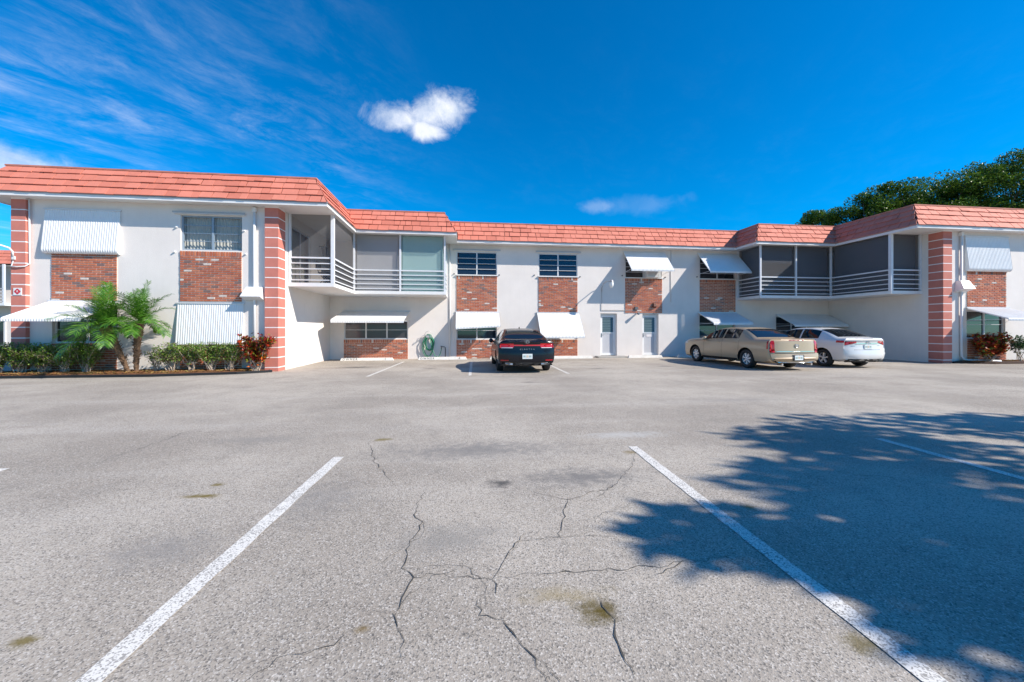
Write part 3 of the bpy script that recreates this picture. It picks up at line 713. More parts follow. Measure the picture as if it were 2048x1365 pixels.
# ------------------------------------------------------------------ awnings
def awning(label, x0, x1, Y, z_top, proj, z_front, lip=0.13, closed=False, arms=True, dz=0.0, name='window_awning', group=None):
    """ribbed sheet-metal awning hinged on the wall; dz lifts its x1 end"""
    root = thing(name, label, 'awning', ((x0 + x1) / 2, Y, z_top), group)
    prof = [(0.02, z_top), (0.02 + (proj - .02) * .5, z_top + (z_front - z_top) * .5)]
    slope = math.atan2(z_front - z_top, proj); R_ = lip * 0.62
    ex, ez = proj, z_front
    n_arc = 7; a1 = rad(-100 if not closed else -165)
    cx, cz_ = ex - R_ * math.cos(slope + math.pi / 2), ez - R_ * math.sin(slope + math.pi / 2)
    st = slope + math.pi / 2; en = a1 + math.pi / 2 + (0 if closed else 0.1)
    for i in range(n_arc + 1):
        a = st + (en - st) * i / n_arc; prof.append((cx + R_ * math.cos(a), cz_ + R_ * math.sin(a)))
    if not closed: prof.append((prof[-1][0] - 0.004, prof[-1][1] - lip * .35))
    nx = int((x1 - x0) / 0.0168); mb = MB(); idx = []
    for i in range(nx + 1):
        x = x0 + (x1 - x0) * i / nx; ph = (i % 4); amp = (0, .008, .008, 0)[ph]; col_ = []
        for k_, (d, z) in enumerate(prof):
            p0, p1 = prof[max(0, k_ - 1)], prof[min(len(prof) - 1, k_ + 1)]; t = Vector((p1[0] - p0[0], p1[1] - p0[1])).normalized(); nrm = Vector((-t.y, t.x))
            dd = d / max(proj, .01)
            mb.v.append((x, Y - d - nrm.x * amp, z + nrm.y * amp + dz * dd * (x - x0) / (x1 - x0))); col_.append(len(mb.v) - 1)
        idx.append(col_)
    for i in range(nx):
        for k_ in range(len(prof) - 1): mb.f.append((idx[i][k_], idx[i + 1][k_], idx[i + 1][k_ + 1], idx[i][k_ + 1]))
    sh = mb.build('sheet', alu_white, root)
    so = sh.modifiers.new('thick', 'SOLIDIFY'); so.thickness = 0.003
    MB().box(x0 - .03, x1 + .03, Y - .05, Y - .002, z_top - .005, z_top + .035).build('hinge_rail', frame_m, root)
    for x, lift in ((x0 + .004, 0), (x1 - .004, dz)):
        pr = [(d, z + lift * d / max(proj, .01)) for d, z in prof]
        if closed:
            pts = [(x, Y - .004, z_top)] + [(x, Y - d, z) for d, z in pr] + [(x, Y - .004, pr[-1][1])]
            MB().poly(pts).build('side_panel', alu_white, root)
        else:
            m_ = MB()
            for (d0, q0), (d1, q1) in zip(pr, pr[1:]):
                m_.quad((x, Y - d0, q0 - .002), (x, Y - d1, q1 - .002), (x, Y - d1, q1 - .045), (x, Y - d0, q0 - .045))
            m_.build('side_trim', alu_white, root)
            if arms: MB().tube([(x, Y - .01, max(0.4, z_front - .08)), (x, Y - proj + .06, z_front + lift - .05)], .011, 6).build('arm', frame_m, root)
    return root
awning('lowered white ribbed awning over the upper window above the palms', -12.84, -10.74, YW, 5.10, 0.15, 3.86, .20, closed=True)
awning('open white ribbed awning over the ground-floor window behind the palms', -12.72, -10.74, YW, 2.25, 1.30, 1.72, .12)
awning('lowered flat ribbed white awning like a shutter between hedge and brick panel', -9.10, -7.12, YW, 2.21, 0.13, 0.90, .02, closed=True)
awning('wide white awning over the three-pane window under the balcony beside the hose', -5.43, -2.48, YM, 2.21, 1.75, 1.80, .15)
awning('white awning hanging askew over the ground-floor window beside the hose', -.34, 1.70, YM, 2.19, 0.80, 1.50, .14, dz=.10)
awning('steep white awning hanging low behind the dark blue sedan', 3.55, 5.65, YM, 2.18, 0.95, 1.08, .14)
awning('white awning over the upper window above the two doors', 7.93, 10.10, YM, 5.22, 0.90, 4.28, .15)
awning('white awning over the upper window next to the shaded balcony', 11.87, 14.08, YM, 5.22, 1.00, 4.25, .15)
awning('white awning over the ground-floor window behind the gold sedan', 11.92, 13.98, YM, 2.23, 1.20, 1.72, .14)
awning('grey-looking wide awning over the window behind the white sedan', 16.26, 19.25, YM, 2.15, 1.15, 1.62, .12)
awning('lowered white ribbed awning over the upper window above the red croton bed', 20.50, 22.60, YW, 5.20, 0.15, 3.90, .20, closed=True)
awning('open white awning over the ground-floor window behind the croton bush', 20.57, 22.62, YW, 2.26, 1.25, 1.82, .12)
# empty awning tracks left over the bare windows
def track(x0, x1, Y, z, label):
    o = MB().box(x0, x1, Y - .09, Y - .002, z - .03, z + .03).build('awning_track', frame_m); tag(o, label, 'awning track')
    MB().box(x0 - .03, x1 + .03, Y - .105, Y - .09, z - .008, z + .036).build('track_lip', conduit_m, o)
track(-9.17, -7.07, YW, 5.12, 'empty metal awning track over the curtained upper window')
track(-.45, 1.74, YM, 5.13, 'empty metal awning track over the upper window next to the teal balcony')
track(3.5, 5.7, YM, 5.13, 'empty metal awning track over the upper window above the dark sedan')
# small fixing bolts of the missing awnings stay on the wall
bolt = mat('bolt_metal', (.16, .16, .17), .5, metal=.6)
for (x, Y, z) in ((-9.12, YW, 4.66), (-9.18, YW, 3.86), (-7.06, YW, 3.84), (-7.10, YW, 4.6), (-.42, YM, 4.0), (1.72, YM, 3.98), (3.42, YM, 4.0), (5.70, YM, 3.96), (7.86, YM, 4.05), (10.12, YM, 4.0), (11.83, YM, 4.05)):
    MB().lathe([(Y - .06, .0), (Y - .06, .022), (Y - .02, .03), (Y + .001, .035)], 'y', 8, (x, 0, z)).build('wall_bolt', bolt if Y == YM else alu_white, bld)

# window air conditioner in the third upper window
ac = thing('air_conditioner', 'white window air conditioner under the awning above the two doors', 'air conditioner', (9.3, YM, 3.95))
MB().box(9.0, 9.72, YM - .30, YM + .10, 3.95, 4.33).build('case', alu_white, ac, bevel=.01)
for q in range(6): MB().box(9.04, 9.68, YM - .306, YM - .299, 4.0 + q * .05, 4.02 + q * .05).build('grille_slat', conduit_m, ac)

# ------------------------------------------------------------------ lamps, conduits, sign
lamp = thing('wall_lamp', 'grey gooseneck wall lamp with glass globe on a conduit between the brick panels', 'lamp', (6.8, YM, 3.5))
arc = [(6.80, YM - .03, 3.25), (6.80, YM - .05, 3.45), (6.80, YM - .25, 3.62), (6.86, YM - .60, 3.68), (6.95, YM - .80, 3.66)]
MB().tube(arc, .022, 8).build('arm', conduit_m, lamp, smooth=True)
MB().lathe([(3.72, .0), (3.72, .05), (3.66, .085), (3.60, .09)], 'z', 16, (6.98, YM - .86, 0)).build('cap', conduit_m, lamp, smooth=True)
MB().lathe([(3.60, .085), (3.53, .10), (3.44, .085), (3.36, .045), (3.34, 0)], 'z', 16, (6.98, YM - .86, 0)).build('globe', mat('frosted_globe', (.82, .82, .80), .25), lamp, smooth=True)
MB().tube([(6.80, YM - .03, 3.25), (6.80, YM - .03, 2.33), (8.58, YM - .03, 2.33)], .014, 8).build('conduit', conduit_m, lamp)
spot = thing('flood_light', 'small white floodlight on the wall between the two doors', 'flood light', (8.6, YM, 2.3))
MB().box(8.50, 8.66, YM - .09, YM - .002, 2.36, 2.50).build('junction_box', mat('dark_box', (.13, .13, .14), .5), spot)
MB().lathe([(YM - .26, .075), (YM - .20, .07), (YM - .12, .045), (YM - .04, .04), (YM - .002, .04)], 'y', 14, (8.60, 0, 2.16)).build('housing', alu_white, spot, smooth=True)
vent = MB(); vent.hexa([(9.45, YM - .16, 2.52), (9.60, YM - .16, 2.52), (9.62, YM - .03, 2.46), (9.43, YM - .03, 2.46), (9.47, YM - .13, 2.66), (9.58, YM - .13, 2.66), (9.60, YM - .03, 2.72), (9.45, YM - .03, 2.72)])
tag(vent.build('wall_vent', mat('rusty_vent', (.16, .07, .05), .7)), 'small rusty wall vent on the brick above the doors', 'vent')

sg = thing('fire_sign', 'small white square sign with red cross emblem on the pink column', 'sign', (-13.47, 13.86, 2.53))
MB().box(-13.58, -13.36, 13.862, 13.878, 2.42, 2.64).build('plate', alu_white, sg)
em = MB(); pts = []
for q in range(48):
    a = 2 * math.pi * q / 48; rr = .088 * (1 - .22 * abs(math.sin(2 * a)) ** 1.5); pts.append((-13.47 + rr * math.cos(a), 13.859, 2.53 + rr * math.sin(a)))
em.poly(pts).build('emblem', mat('sign_red', (.55, .02, .04), .5), sg)
def text_mesh(txt, size, m, parent, mw, name='lettering', extrude=0.002):
    cu = bpy.data.curves.new('t', 'FONT'); cu.body = txt; cu.size = size; cu.extrude = extrude; cu.align_x = 'CENTER'; cu.align_y = 'CENTER'
    o = bpy.data.objects.new('t', cu); COL.objects.link(o); bpy.context.view_layer.update()
    me = bpy.data.meshes.new_from_object(o.evaluated_get(bpy.context.evaluated_depsgraph_get())); bpy.data.objects.remove(o); bpy.data.curves.remove(cu)
    me.materials.clear(); me.materials.append(m)
    r_ = bpy.data.objects.new(name, me); COL.objects.link(r_); r_.parent = parent; r_.matrix_basis = mw
    return r_
text_mesh('R', .085, alu_white, sg, Matrix.Translation(Vector((-13.47, 13.857, 2.53)) - world_off(sg)) @ Matrix.Rotation(rad(90), 4, 'X'))
cnd = thing('column_conduit', 'white bent conduit with gooseneck arm on the pink column beside the awning', 'conduit', (-13.2, 13.9, 3.3))
MB().tube([(-13.22, 13.93, 5.38), (-13.20, 13.93, 3.40), (-13.26, 13.86, 3.30), (-13.45, 13.845, 3.28), (-13.62, 13.845, 3.29)], .020, 8).build('pipe', pipe_m, cnd, smooth=True)
MB().tube([(-13.57, 13.845, 3.60), (-13.57, 13.83, 3.74), (-13.62, 13.79, 3.84), (-13.75, 13.70, 3.90), (-14.0, 13.55, 3.92), (-14.3, 13.4, 3.84)], .026, 8).build('arm', pipe_m, cnd, smooth=True)
MB().box(-13.61, -13.53, 13.84, 13.878, 3.50, 3.60).build('bracket', pipe_m, cnd)
MB().tube([(-13.57, 13.85, 3.46), (-13.62, 13.85, 3.29)], .015, 6).build('link', pipe_m, cnd)

# ------------------------------------------------------------------ garden hose and tap
hz = thing('hose_hanger', 'metal bracket holding a coiled green hose on the white wall', 'hose hanger', (-1.62, YM, 1.05))
MB().tube([(-1.95, YM - .02, .92), (-1.95, YM - .20, .95), (-1.86, YM - .22, 1.08), (-1.70, YM - .20, 1.12)], .012, 6).build('hook', conduit_m, hz)
MB().tube([(-1.80, YM - .02, 1.05), (-1.80, YM - .18, 1.10), (-1.70, YM - .2, 1.26), (-1.58, YM - .2, 1.30), (-1.48, YM - .2, 1.2)], .012, 6).build('hook', conduit_m, hz)
MB().box(-1.72, -1.46, YM - .17, YM - .002, .99, 1.10).build('bracket', conduit_m, hz)
hm = mat('green_hose', (.03, .26, .13), .35, var=.2, vscale=8); r = random.Random(9); pts = []
loops = 6
for q in range(loops):
    wx = .20 + r.uniform(-.05, .12); cx = -1.60 + r.uniform(-.05, .07); bot = .12 + r.uniform(-.05, .3); dpt = YM - .07 - .03 * q * .5
    for k_ in range(14):
        a = math.pi / 2 + 2 * math.pi * k_ / 14; zz_ = math.sin(a)
        pts.append((cx + wx * math.cos(a) * (1.0 if zz_ < .3 else .65), dpt - r.uniform(0, .02), (1.14 + bot) / 2 + (1.14 - bot) / 2 * zz_))
pts += [(-1.45, YM - .2, .5), (-1.3, YM - .25, .15), (-1.15, YM - .2, .08), (-1.05, YM - .12, .25), (-1.0, YM - .10, .50)]
hs_ = MB().tube(pts, .017, 6).build('garden_hose', hm, smooth=True); tag(hs_, 'green garden hose hanging in loops on the white wall', 'hose')
tap = MB().tube([(-.83, YM - .08, 0), (-.83, YM - .08, .52), (-.88, YM - .08, .56), (-1.0, YM - .10, .56), (-1.02, YM - .11, .48)], .018, 8).build('standpipe', black_m, smooth=True); tag(tap, 'black standpipe with tap beside the green hose', 'tap')
MB().box(-1.06, -.98, YM - .13, YM - .09, .575, .60).build('tap_handle', black_m, tap)

# ------------------------------------------------------------------ wheel stops
ink = mat('stencil_ink', (.07, .07, .075), .8)
def wheel_stop(x0, x1, Y, label, txt=None, num=None, ang=0.0):
    cx = (x0 + x1) / 2; L_ = (x1 - x0) / 2
    o = MB().hexa([(-L_, -.08, 0), (L_, -.08, 0), (L_, .08, 0), (-L_, .08, 0), (-L_ + .06, -.045, .125), (L_ - .06, -.045, .125), (L_ - .06, .045, .125), (-L_ + .06, .045, .125)]).build('wheel_stop', concrete, bevel=.008)
    o.location = (cx, Y, 0); o.rotation_euler = (0, 0, rad(ang)); tag(o, label, 'wheel stop')
    tilt = math.atan2(.125, .035)
    for t, xx in ((txt, -L_ + .42), (num, L_ - .35)):
        if t: text_mesh(t, .13, ink, o, Matrix.Translation((xx, -.0655, .062)) @ Matrix.Rotation(tilt, 4, 'X'), extrude=.0015)
wheel_stop(-5.32, -3.05, 18.15, 'white concrete wheel stop marked OWNER below the three-pane window', 'O W N E R', '1', -.6)
wheel_stop(-2.02, 0.18, 18.30, 'white concrete wheel stop marked OWNER in front of the green hose', 'O W N E R', '4', .4)
wheel_stop(4.10, 6.10, 18.30, 'white wheel stop ahead of the dark sedan beside the first door')
wheel_stop(7.85, 9.60, 18.30, 'white wheel stop between the two white doors')
wheel_stop(1.2, 3.2, 18.30, 'white wheel stop hidden beyond the front of the dark sedan')
wheel_stop(10.4, 12.4, 18.35, 'white wheel stop in front of the gold sedan')

# ------------------------------------------------------------------ balcony furniture
ch = thing('balcony_chair', 'dark folding chair on the open corner balcony', 'chair', (-5.0, 15.5, Z_B1))
for y in (15.3, 15.7):
    MB().tube([(-5.25, y, Z_B1), (-4.85, y, Z_B1 + .45)], .014, 6).build('leg', black_m, ch); MB().tube([(-4.85, y, Z_B1), (-5.25, y, Z_B1 + .45), (-5.33, y, Z_B1 + .88)], .014, 6).build('leg', black_m, ch)
MB().box(-5.27, -4.82, 15.29, 15.71, Z_B1 + .44, Z_B1 + .47).build('seat', black_m, ch); MB().box(-5.35, -5.31, 15.29, 15.71, Z_B1 + .6, Z_B1 + .88).build('backrest', black_m, ch)
ln = thing('wall_lantern', 'black lantern on the wall of the open corner balcony', 'lantern', (-5.93, 17.6, 4.6))
MB().lathe([(4.45, .0), (4.45, .08), (4.75, .11), (4.80, .13), (4.90, .03), (4.98, 0)], 'z', 8, (-5.80, 17.6, 0)).build('cage', black_m, ln); MB().box(-6.018, -5.80, 17.58, 17.62, 4.84, 4.88).build('bracket', black_m, ln)

# ------------------------------------------------------------------ cars
def pchip(pts):
    xs = [p[0] for p in pts]; ys = [p[1] for p in pts]; n = len(xs)
    d = [(ys[i + 1] - ys[i]) / (xs[i + 1] - xs[i]) for i in range(n - 1)]
    m = [d[0]] + [0 if d[i - 1] * d[i] <= 0 else 2 * d[i - 1] * d[i] / (d[i - 1] + d[i]) for i in range(1, n - 1)] + [d[-1]]
    def f(x):
        if x <= xs[0]: return ys[0]
        if x >= xs[-1]: return ys[-1]
        i = max(k for k in range(n - 1) if xs[k] <= x); h = xs[i + 1] - xs[i]; t = (x - xs[i]) / h
        return ((1 + 2 * t) * (1 - t) ** 2) * ys[i] + t * (1 - t) ** 2 * h * m[i] + t * t * (3 - 2 * t) * ys[i + 1] + t * t * (t - 1) * h * m[i + 1]
    return f
tyre_m = mat('tyre_rubber', (.018, .018, .019), .75)
rim_m = mat('alloy_rim', (.72, .72, .72), .35, metal=.25)
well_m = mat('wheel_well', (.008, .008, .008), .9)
red_lens = mat('red_lens', (.50, .008, .012), .12, coat=.6)
clear_lens = mat('clear_lens', (.62, .64, .66), .1, coat=.6)
chrome = mat('chrome_trim', (.75, .75, .76), .12, metal=1.0)
plate_m = mat('number_plate', (.72, .75, .74), .4)
car_glass = mat('car_glass', (.008, .010, .012), .04, spec=.5)

def car(name, label, sp, loc, rot, paint):
    root = thing(name, label, 'car', (*loc, 0)); root.rotation_euler = (0, 0, rad(rot))
    L_, W = sp['L'], sp['W'] / 2
    top, belt, wid, wtop, bot = pchip(sp['top']), pchip(sp['belt']), pchip(sp['wid']), pchip(sp['wtop']), pchip(sp['bot'])
    roff, foff = pchip(sp['roff']), pchip(sp['foff'])
    X0 = sp['rear_axle']                                 # distance rear bumper -> rear axle: local origin lies under the rear axle
    def section(x):
        w, zt, zs, zb = W * wid(x), top(x), belt(x), bot(x); zs = min(zs, zt - .035); g = zt - zs; wt = W * wtop(x)
        wl = .945 * w
        return [(0, zb), (w * .80, zb), (w * .955, zb + .07), (w * .995, zb + .22), (w, (zb + zs) / 2 + .06), (w * .985, zs - .09), (wl + .012, zs - .015),
                (wl + (wt - wl) * .06, zs + .05 * g + .006), (wl + (wt - wl) * .50, zs + .50 * g), (wl + (wt - wl) * .93, zs + .86 * g), (wt * .90, zs + .955 * g), (wt * .55, zs + .992 * g), (0, zt)]
    NT = 13
    def S_(x, t, side=1, off=0.0):
        p = section(x); i = min(int(t), NT - 2); q = t - i
        y, z = p[i][0] + (p[i + 1][0] - p[i][0]) * q, p[i][1] + (p[i + 1][1] - p[i][1]) * q
        return Vector((x - X0, side * y, z))
    def Sn(x, t, side, off):
        a, b = S_(x - .02, t, side), S_(x + .02, t, side); c_, d_ = S_(x, max(0, t - .08), side), S_(x, min(NT - 1.001, t + .08), side)
        n = (b - a).cross(d_ - c_)
        if n.length < 1e-9: n = Vector((0, side, 0))
        n.normalize(); p = S_(x, t, side)
        if n.dot(p - Vector((p.x, 0, .55))) < 0: n = -n
        return p + n * off
    RR, FR = .13, .26
    def rear_pt(yf, z, w): return Vector((roff(z) + RR * abs(yf) ** 3 - X0, yf * w, z))
    def front_pt(yf, z, w): return Vector((L_ - foff(z) - FR * abs(yf) ** 2.6 - X0, yf * w, z))
    mb = MB(); st = [RR + .05 + i * .075 for i in range(int((L_ - RR - FR - .12) / .075) + 1)]
    rings = []
    def ring(fn):
        idx = []
        for sd in (1, -1):
            rng_ = range(NT) if sd == 1 else range(NT - 2, 0, -1)
            for j in rng_: mb.v.append(tuple(fn(j, sd))); idx.append(len(mb.v) - 1)
        rings.append(idx)
    ps = section(0.0); pf = section(L_)
    ring(lambda j, sd: rear_pt(sd if j not in (0, NT - 1) else 0, ps[j][1], ps[j][0] * .985) if j not in (0, NT - 1) else Vector((roff(ps[j][1]) - X0, 0, ps[j][1])))
    for x in st: ring(lambda j, sd: S_(x, j, sd))
    ring(lambda j, sd: front_pt(sd, pf[j][1], pf[j][0] * .985) if j not in (0, NT - 1) else Vector((L_ - foff(pf[j][1]) - X0, 0, pf[j][1])))
    n = len(rings[0])
    for a, b in zip(rings, rings[1:]):
        for k_ in range(n): mb.f.append((a[k_], a[(k_ + 1) % n], b[(k_ + 1) % n], b[k_]))
    for (rg, pp, fn) in ((rings[0], ps, rear_pt), (rings[-1], pf, front_pt)):        # curved end caps
        NY = 12; rows = []
        for j in range(NT):
            li = rg[j]; ri = rg[(n - j) % n] if 0 < j < NT - 1 else rg[j]
            if j in (0, NT - 1): rows.append([li] * (NY + 1)); continue
            row = [li]
            for q in range(1, NY):
                yf = 1 - 2 * q / NY; mb.v.append(tuple(fn(yf, pp[j][1], pp[j][0] * .985))); row.append(len(mb.v) - 1)
            row.append(ri); rows.append(row)
        for j in range(NT - 1):
            for q in range(NY):
                f_ = [rows[j][q], rows[j][q + 1], rows[j + 1][q + 1], rows[j + 1][q]]; f2 = []
                for v in f_:
                    if v not in f2: f2.append(v)
                if len(f2) >= 3: mb.f.append(tuple(f2))
    me = mb.mesh('body', paint, smooth=True); me.materials.append(well_m)
    body = bpy.data.objects.new('body', me); COL.objects.link(body)
    bm = bmesh.new(); bm.from_mesh(me); bmesh.ops.remove_doubles(bm, verts=bm.verts, dist=1e-5); bmesh.ops.recalc_face_normals(bm, faces=bm.faces); bm.to_mesh(me); bm.free()
    wr = sp['wr']; axles = (0.0, sp['wb']); tw = .21; ty = W - .03 - tw / 2
    cut = MB()
    for ax in axles:
        for sd in (1, -1):
            prof = [(sd * (W - .34), 0), (sd * (W - .34), wr + .055), (sd * (W + .2), wr + .075), (sd * (W + .2), 0)]
            cut.lathe(prof, 'y', 36, (ax, 0, wr))
    cme = cut.mesh('cut', well_m); bm = bmesh.new(); bm.from_mesh(cme); bmesh.ops.remove_doubles(bm, verts=bm.verts, dist=1e-5); bmesh.ops.recalc_face_normals(bm, faces=bm.faces); bm.to_mesh(cme); bm.free()
    co = bpy.data.objects.new('cut', cme); COL.objects.link(co)
    bo = body.modifiers.new('b', 'BOOLEAN'); bo.operation = 'DIFFERENCE'; bo.object = co; bo.solver = 'EXACT'; bo.material_mode = 'TRANSFER'
    bpy.context.view_layer.update()
    me2 = bpy.data.meshes.new_from_object(body.evaluated_get(bpy.context.evaluated_depsgraph_get()))
    body.modifiers.clear(); body.data = me2; bpy.data.objects.remove(co); body.parent = root
    for p in me2.polygons: p.use_smooth = True
    try: me2.set_sharp_from_angle(angle=rad(38))
    except Exception: pass
    def patch(nm, m, x0, x1, t0, t1, side, off=.006, nx=10, nt=6, parent=root):
        q = MB(); g = [[Sn(x0 + (x1 - x0) * i / nx, t0 + (t1 - t0) * j / nt, side, off) for j in range(nt + 1)] for i in range(nx + 1)]
        for i in range(nx):
            for j in range(nt): q.quad(g[i][j], g[i + 1][j], g[i + 1][j + 1], g[i][j + 1])
        o = q.build(nm, m, parent, smooth=True, local=True)
        bm = bmesh.new(); bm.from_mesh(o.data); bmesh.ops.remove_doubles(bm, verts=bm.verts, dist=1e-5); bm.to_mesh(o.data); bm.free()
        for p in o.data.polygons: p.use_smooth = True
        return o
    def topglass(nm, x0, x1, t0):
        q = MB(); nx, ny = 10, 16
        def tt(v): return (t0 + (12 - t0) * (1 - abs(v)), 1 if v >= 0 else -1)
        for i in range(nx):
            for j in range(ny):
                a, b = -1 + 2 * j / ny, -1 + 2 * (j + 1) / ny; xa, xb = x0 + (x1 - x0) * i / nx, x0 + (x1 - x0) * (i + 1) / nx
                q.quad(*[Sn(xx, min(tt(v)[0], 11.999), tt(v)[1], .006) for xx, v in ((xa, a), (xb, a), (xb, b), (xa, b))])
        o = q.build(nm, car_glass, root, local=True)
        bm = bmesh.new(); bm.from_mesh(o.data); bmesh.ops.remove_doubles(bm, verts=bm.verts, dist=1e-4); bm.to_mesh(o.data); bm.free()
        for p in o.data.polygons: p.use_smooth = True
    topglass('rear_window', *sp['rear_glass'], 9.55); topglass('windshield', *sp['front_glass'], 9.55)
    for sd in (1, -1):
        for (a, b) in sp['side_glass']: patch('side_window', car_glass, a, b, 7.2, 9.0, sd)
        for x in sp['seams']: patch('door_seam', black_m, x - .005, x + .005, 2.2, 6.9, sd, .002, 1, 14)
        for x in sp['handles']:
            p = Sn(x, 5.3, sd, .012); MB().box(p.x - .09, p.x + .09, p.y - .015, p.y + .015, p.z - .014, p.z + .014).build('door_handle', sp.get('handle_m', paint), root, local=True, bevel=.006)
        mp = S_(sp['mirror'], 7.0, sd); q = MB()
        q.lathe([(-.075, 0), (-.07, .055), (-.02, .085), (.05, .075), (.09, .03), (.10, 0)], 'x', 12, (mp.x, mp.y + sd * .11, mp.z + .05))
        q.tube([(mp.x + .02, mp.y - sd * .03, mp.z - .01), (mp.x + .02, mp.y + sd * .06, mp.z + .03)], .03, 8)
        q.build('mirror', paint, root, smooth=True, local=True)
        patch('sill_trim', black_m, X0 + wr + .1, X0 + sp['wb'] - wr - .1, 1.6, 2.3, sd, .004)
    # wheels
    for ax in axles:
        for sd in (1, -1):
            q = MB(); R = wr; h = tw / 2; c_ = ty * sd
            q.lathe([(-h * .8, R * .62), (-h, R * .72), (-h, R * .90), (-h * .8, R * .985), (0, R), (h * .8, R * .985), (h, R * .90), (h, R * .72), (h * .8, R * .62), (h * .4, R * .60), (-h * .4, R * .60), (-h * .8, R * .62)], 'y', 32, (ax, c_, wr))
            wh = q.build('wheel', tyre_m, root, smooth=True, local=True)
            q = MB(); face = c_ + sd * h * .62; inner = c_ + sd * h * .1
            q.lathe([(inner, R * .66), (face, R * .66), (face + sd * .012, R * .635), (face, R * .60), (inner, R * .58)], 'y', 32, (ax, 0, wr))
            q.lathe([(inner, R * .15), (face, R * .14), (face + sd * .012, R * .07), (face + sd * .012, 0)], 'y', 16, (ax, 0, wr))
            ns = sp['spokes']
            for k_ in range(ns):
                a = 2 * math.pi * (k_ + .3) / ns; ca, sa = math.cos(a), math.sin(a); w0, w1 = R * sp['spw'][0], R * sp['spw'][1]
                pt = lambda r_, s_, y_: (ax + ca * r_ - sa * s_, y_, wr + sa * r_ + ca * s_)
                q.hexa([pt(R * .1, -w0, inner), pt(R * .62, -w1, inner), pt(R * .62, w1, inner), pt(R * .1, w0, inner), pt(R * .1, -w0, face + sd * .008), pt(R * .62, -w1, face), pt(R * .62, w1, face), pt(R * .1, w0, face + sd * .008)])
            q.build('rim', rim_m, wh, local=True)
            MB().lathe([(inner - sd * .005, R * .63), (inner - sd * .005, 0)], 'y', 24, (ax, 0, wr)).build('rim_backing', well_m, wh, local=True)  # near-black disc behind the spokes makes the dark gaps
    # rear details, laid on the curved tail
    wz = lambda z: next((ps[j][0] + (ps[j + 1][0] - ps[j][0]) * (z - ps[j][1]) / max(1e-6, ps[j + 1][1] - ps[j][1]) for j in range(1, NT - 1) if ps[j][1] <= z <= ps[j + 1][1]), ps[4][0]) * .985
    def rp(y, z, off):
        w = wz(z); p = rear_pt(max(-1, min(1, y / w)), z, w); p.x -= off; return p
    def tail(nm, m, poly_fn, y0, y1, off=.008, ny=14, nz=5, parent=root):
        """poly_fn(y)->(zlo,zhi) strip across the tail"""
        q = MB()
        for i in range(ny):
            ya, yb = y0 + (y1 - y0) * i / ny, y0 + (y1 - y0) * (i + 1) / ny
            for j in range(nz):
                c = []
                for (yy, jj) in ((ya, j), (yb, j), (yb, j + 1), (ya, j + 1)):
                    lo, hi = poly_fn(yy); c.append(rp(yy, lo + (hi - lo) * jj / nz, off))
                q.quad(*c)
        o = q.build(nm, m, parent, local=True)
        bm = bmesh.new(); bm.from_mesh(o.data); bmesh.ops.remove_doubles(bm, verts=bm.verts, dist=1e-5); bm.to_mesh(o.data); bm.free()
        for p in o.data.polygons: p.use_smooth = True
        return o
    sp['tail'](root, tail, rp, patch, W)
    # front lamps and grille (seen only from other sides)
    for sd in (1, -1): patch('headlight', clear_lens, L_ - FR - .32, L_ - FR - .05, 5.1, 6.3, sd)
    return root

def letters(txt, size, m, root, rp, z, spread=1.0):
    p = rp(0, z, .012)
    mw = Matrix.Translation(p) @ Matrix.Rotation(rad(-90), 4, 'Z') @ Matrix.Rotation(rad(90), 4, 'X') @ Matrix.Diagonal((spread, 1, 1, 1))
    text_mesh(txt, size, m, root, mw)

def plate(root, rp, z, w=.31, h=.155, off=.018):
    p = rp(0, z, off); q = MB().box(p.x - .006, p.x + .006, -w / 2, w / 2, z - h / 2, z + h / 2); o = q.build('number_plate', plate_m, root, local=True)
    MB().box(p.x - .009, p.x - .0065, -.035, .035, z - .035, z + .035).build('plate_emblem', mat('plate_orange', (.62, .50, .38), .5), o, local=True)
    for s_ in (-1, 1): MB().box(p.x - .009, p.x - .0065, s_ * .09 - .035, s_ * .09 + .035, z - .03, z + .03).build('plate_mark', mat('plate_green', (.34, .44, .40), .5), o, local=True)

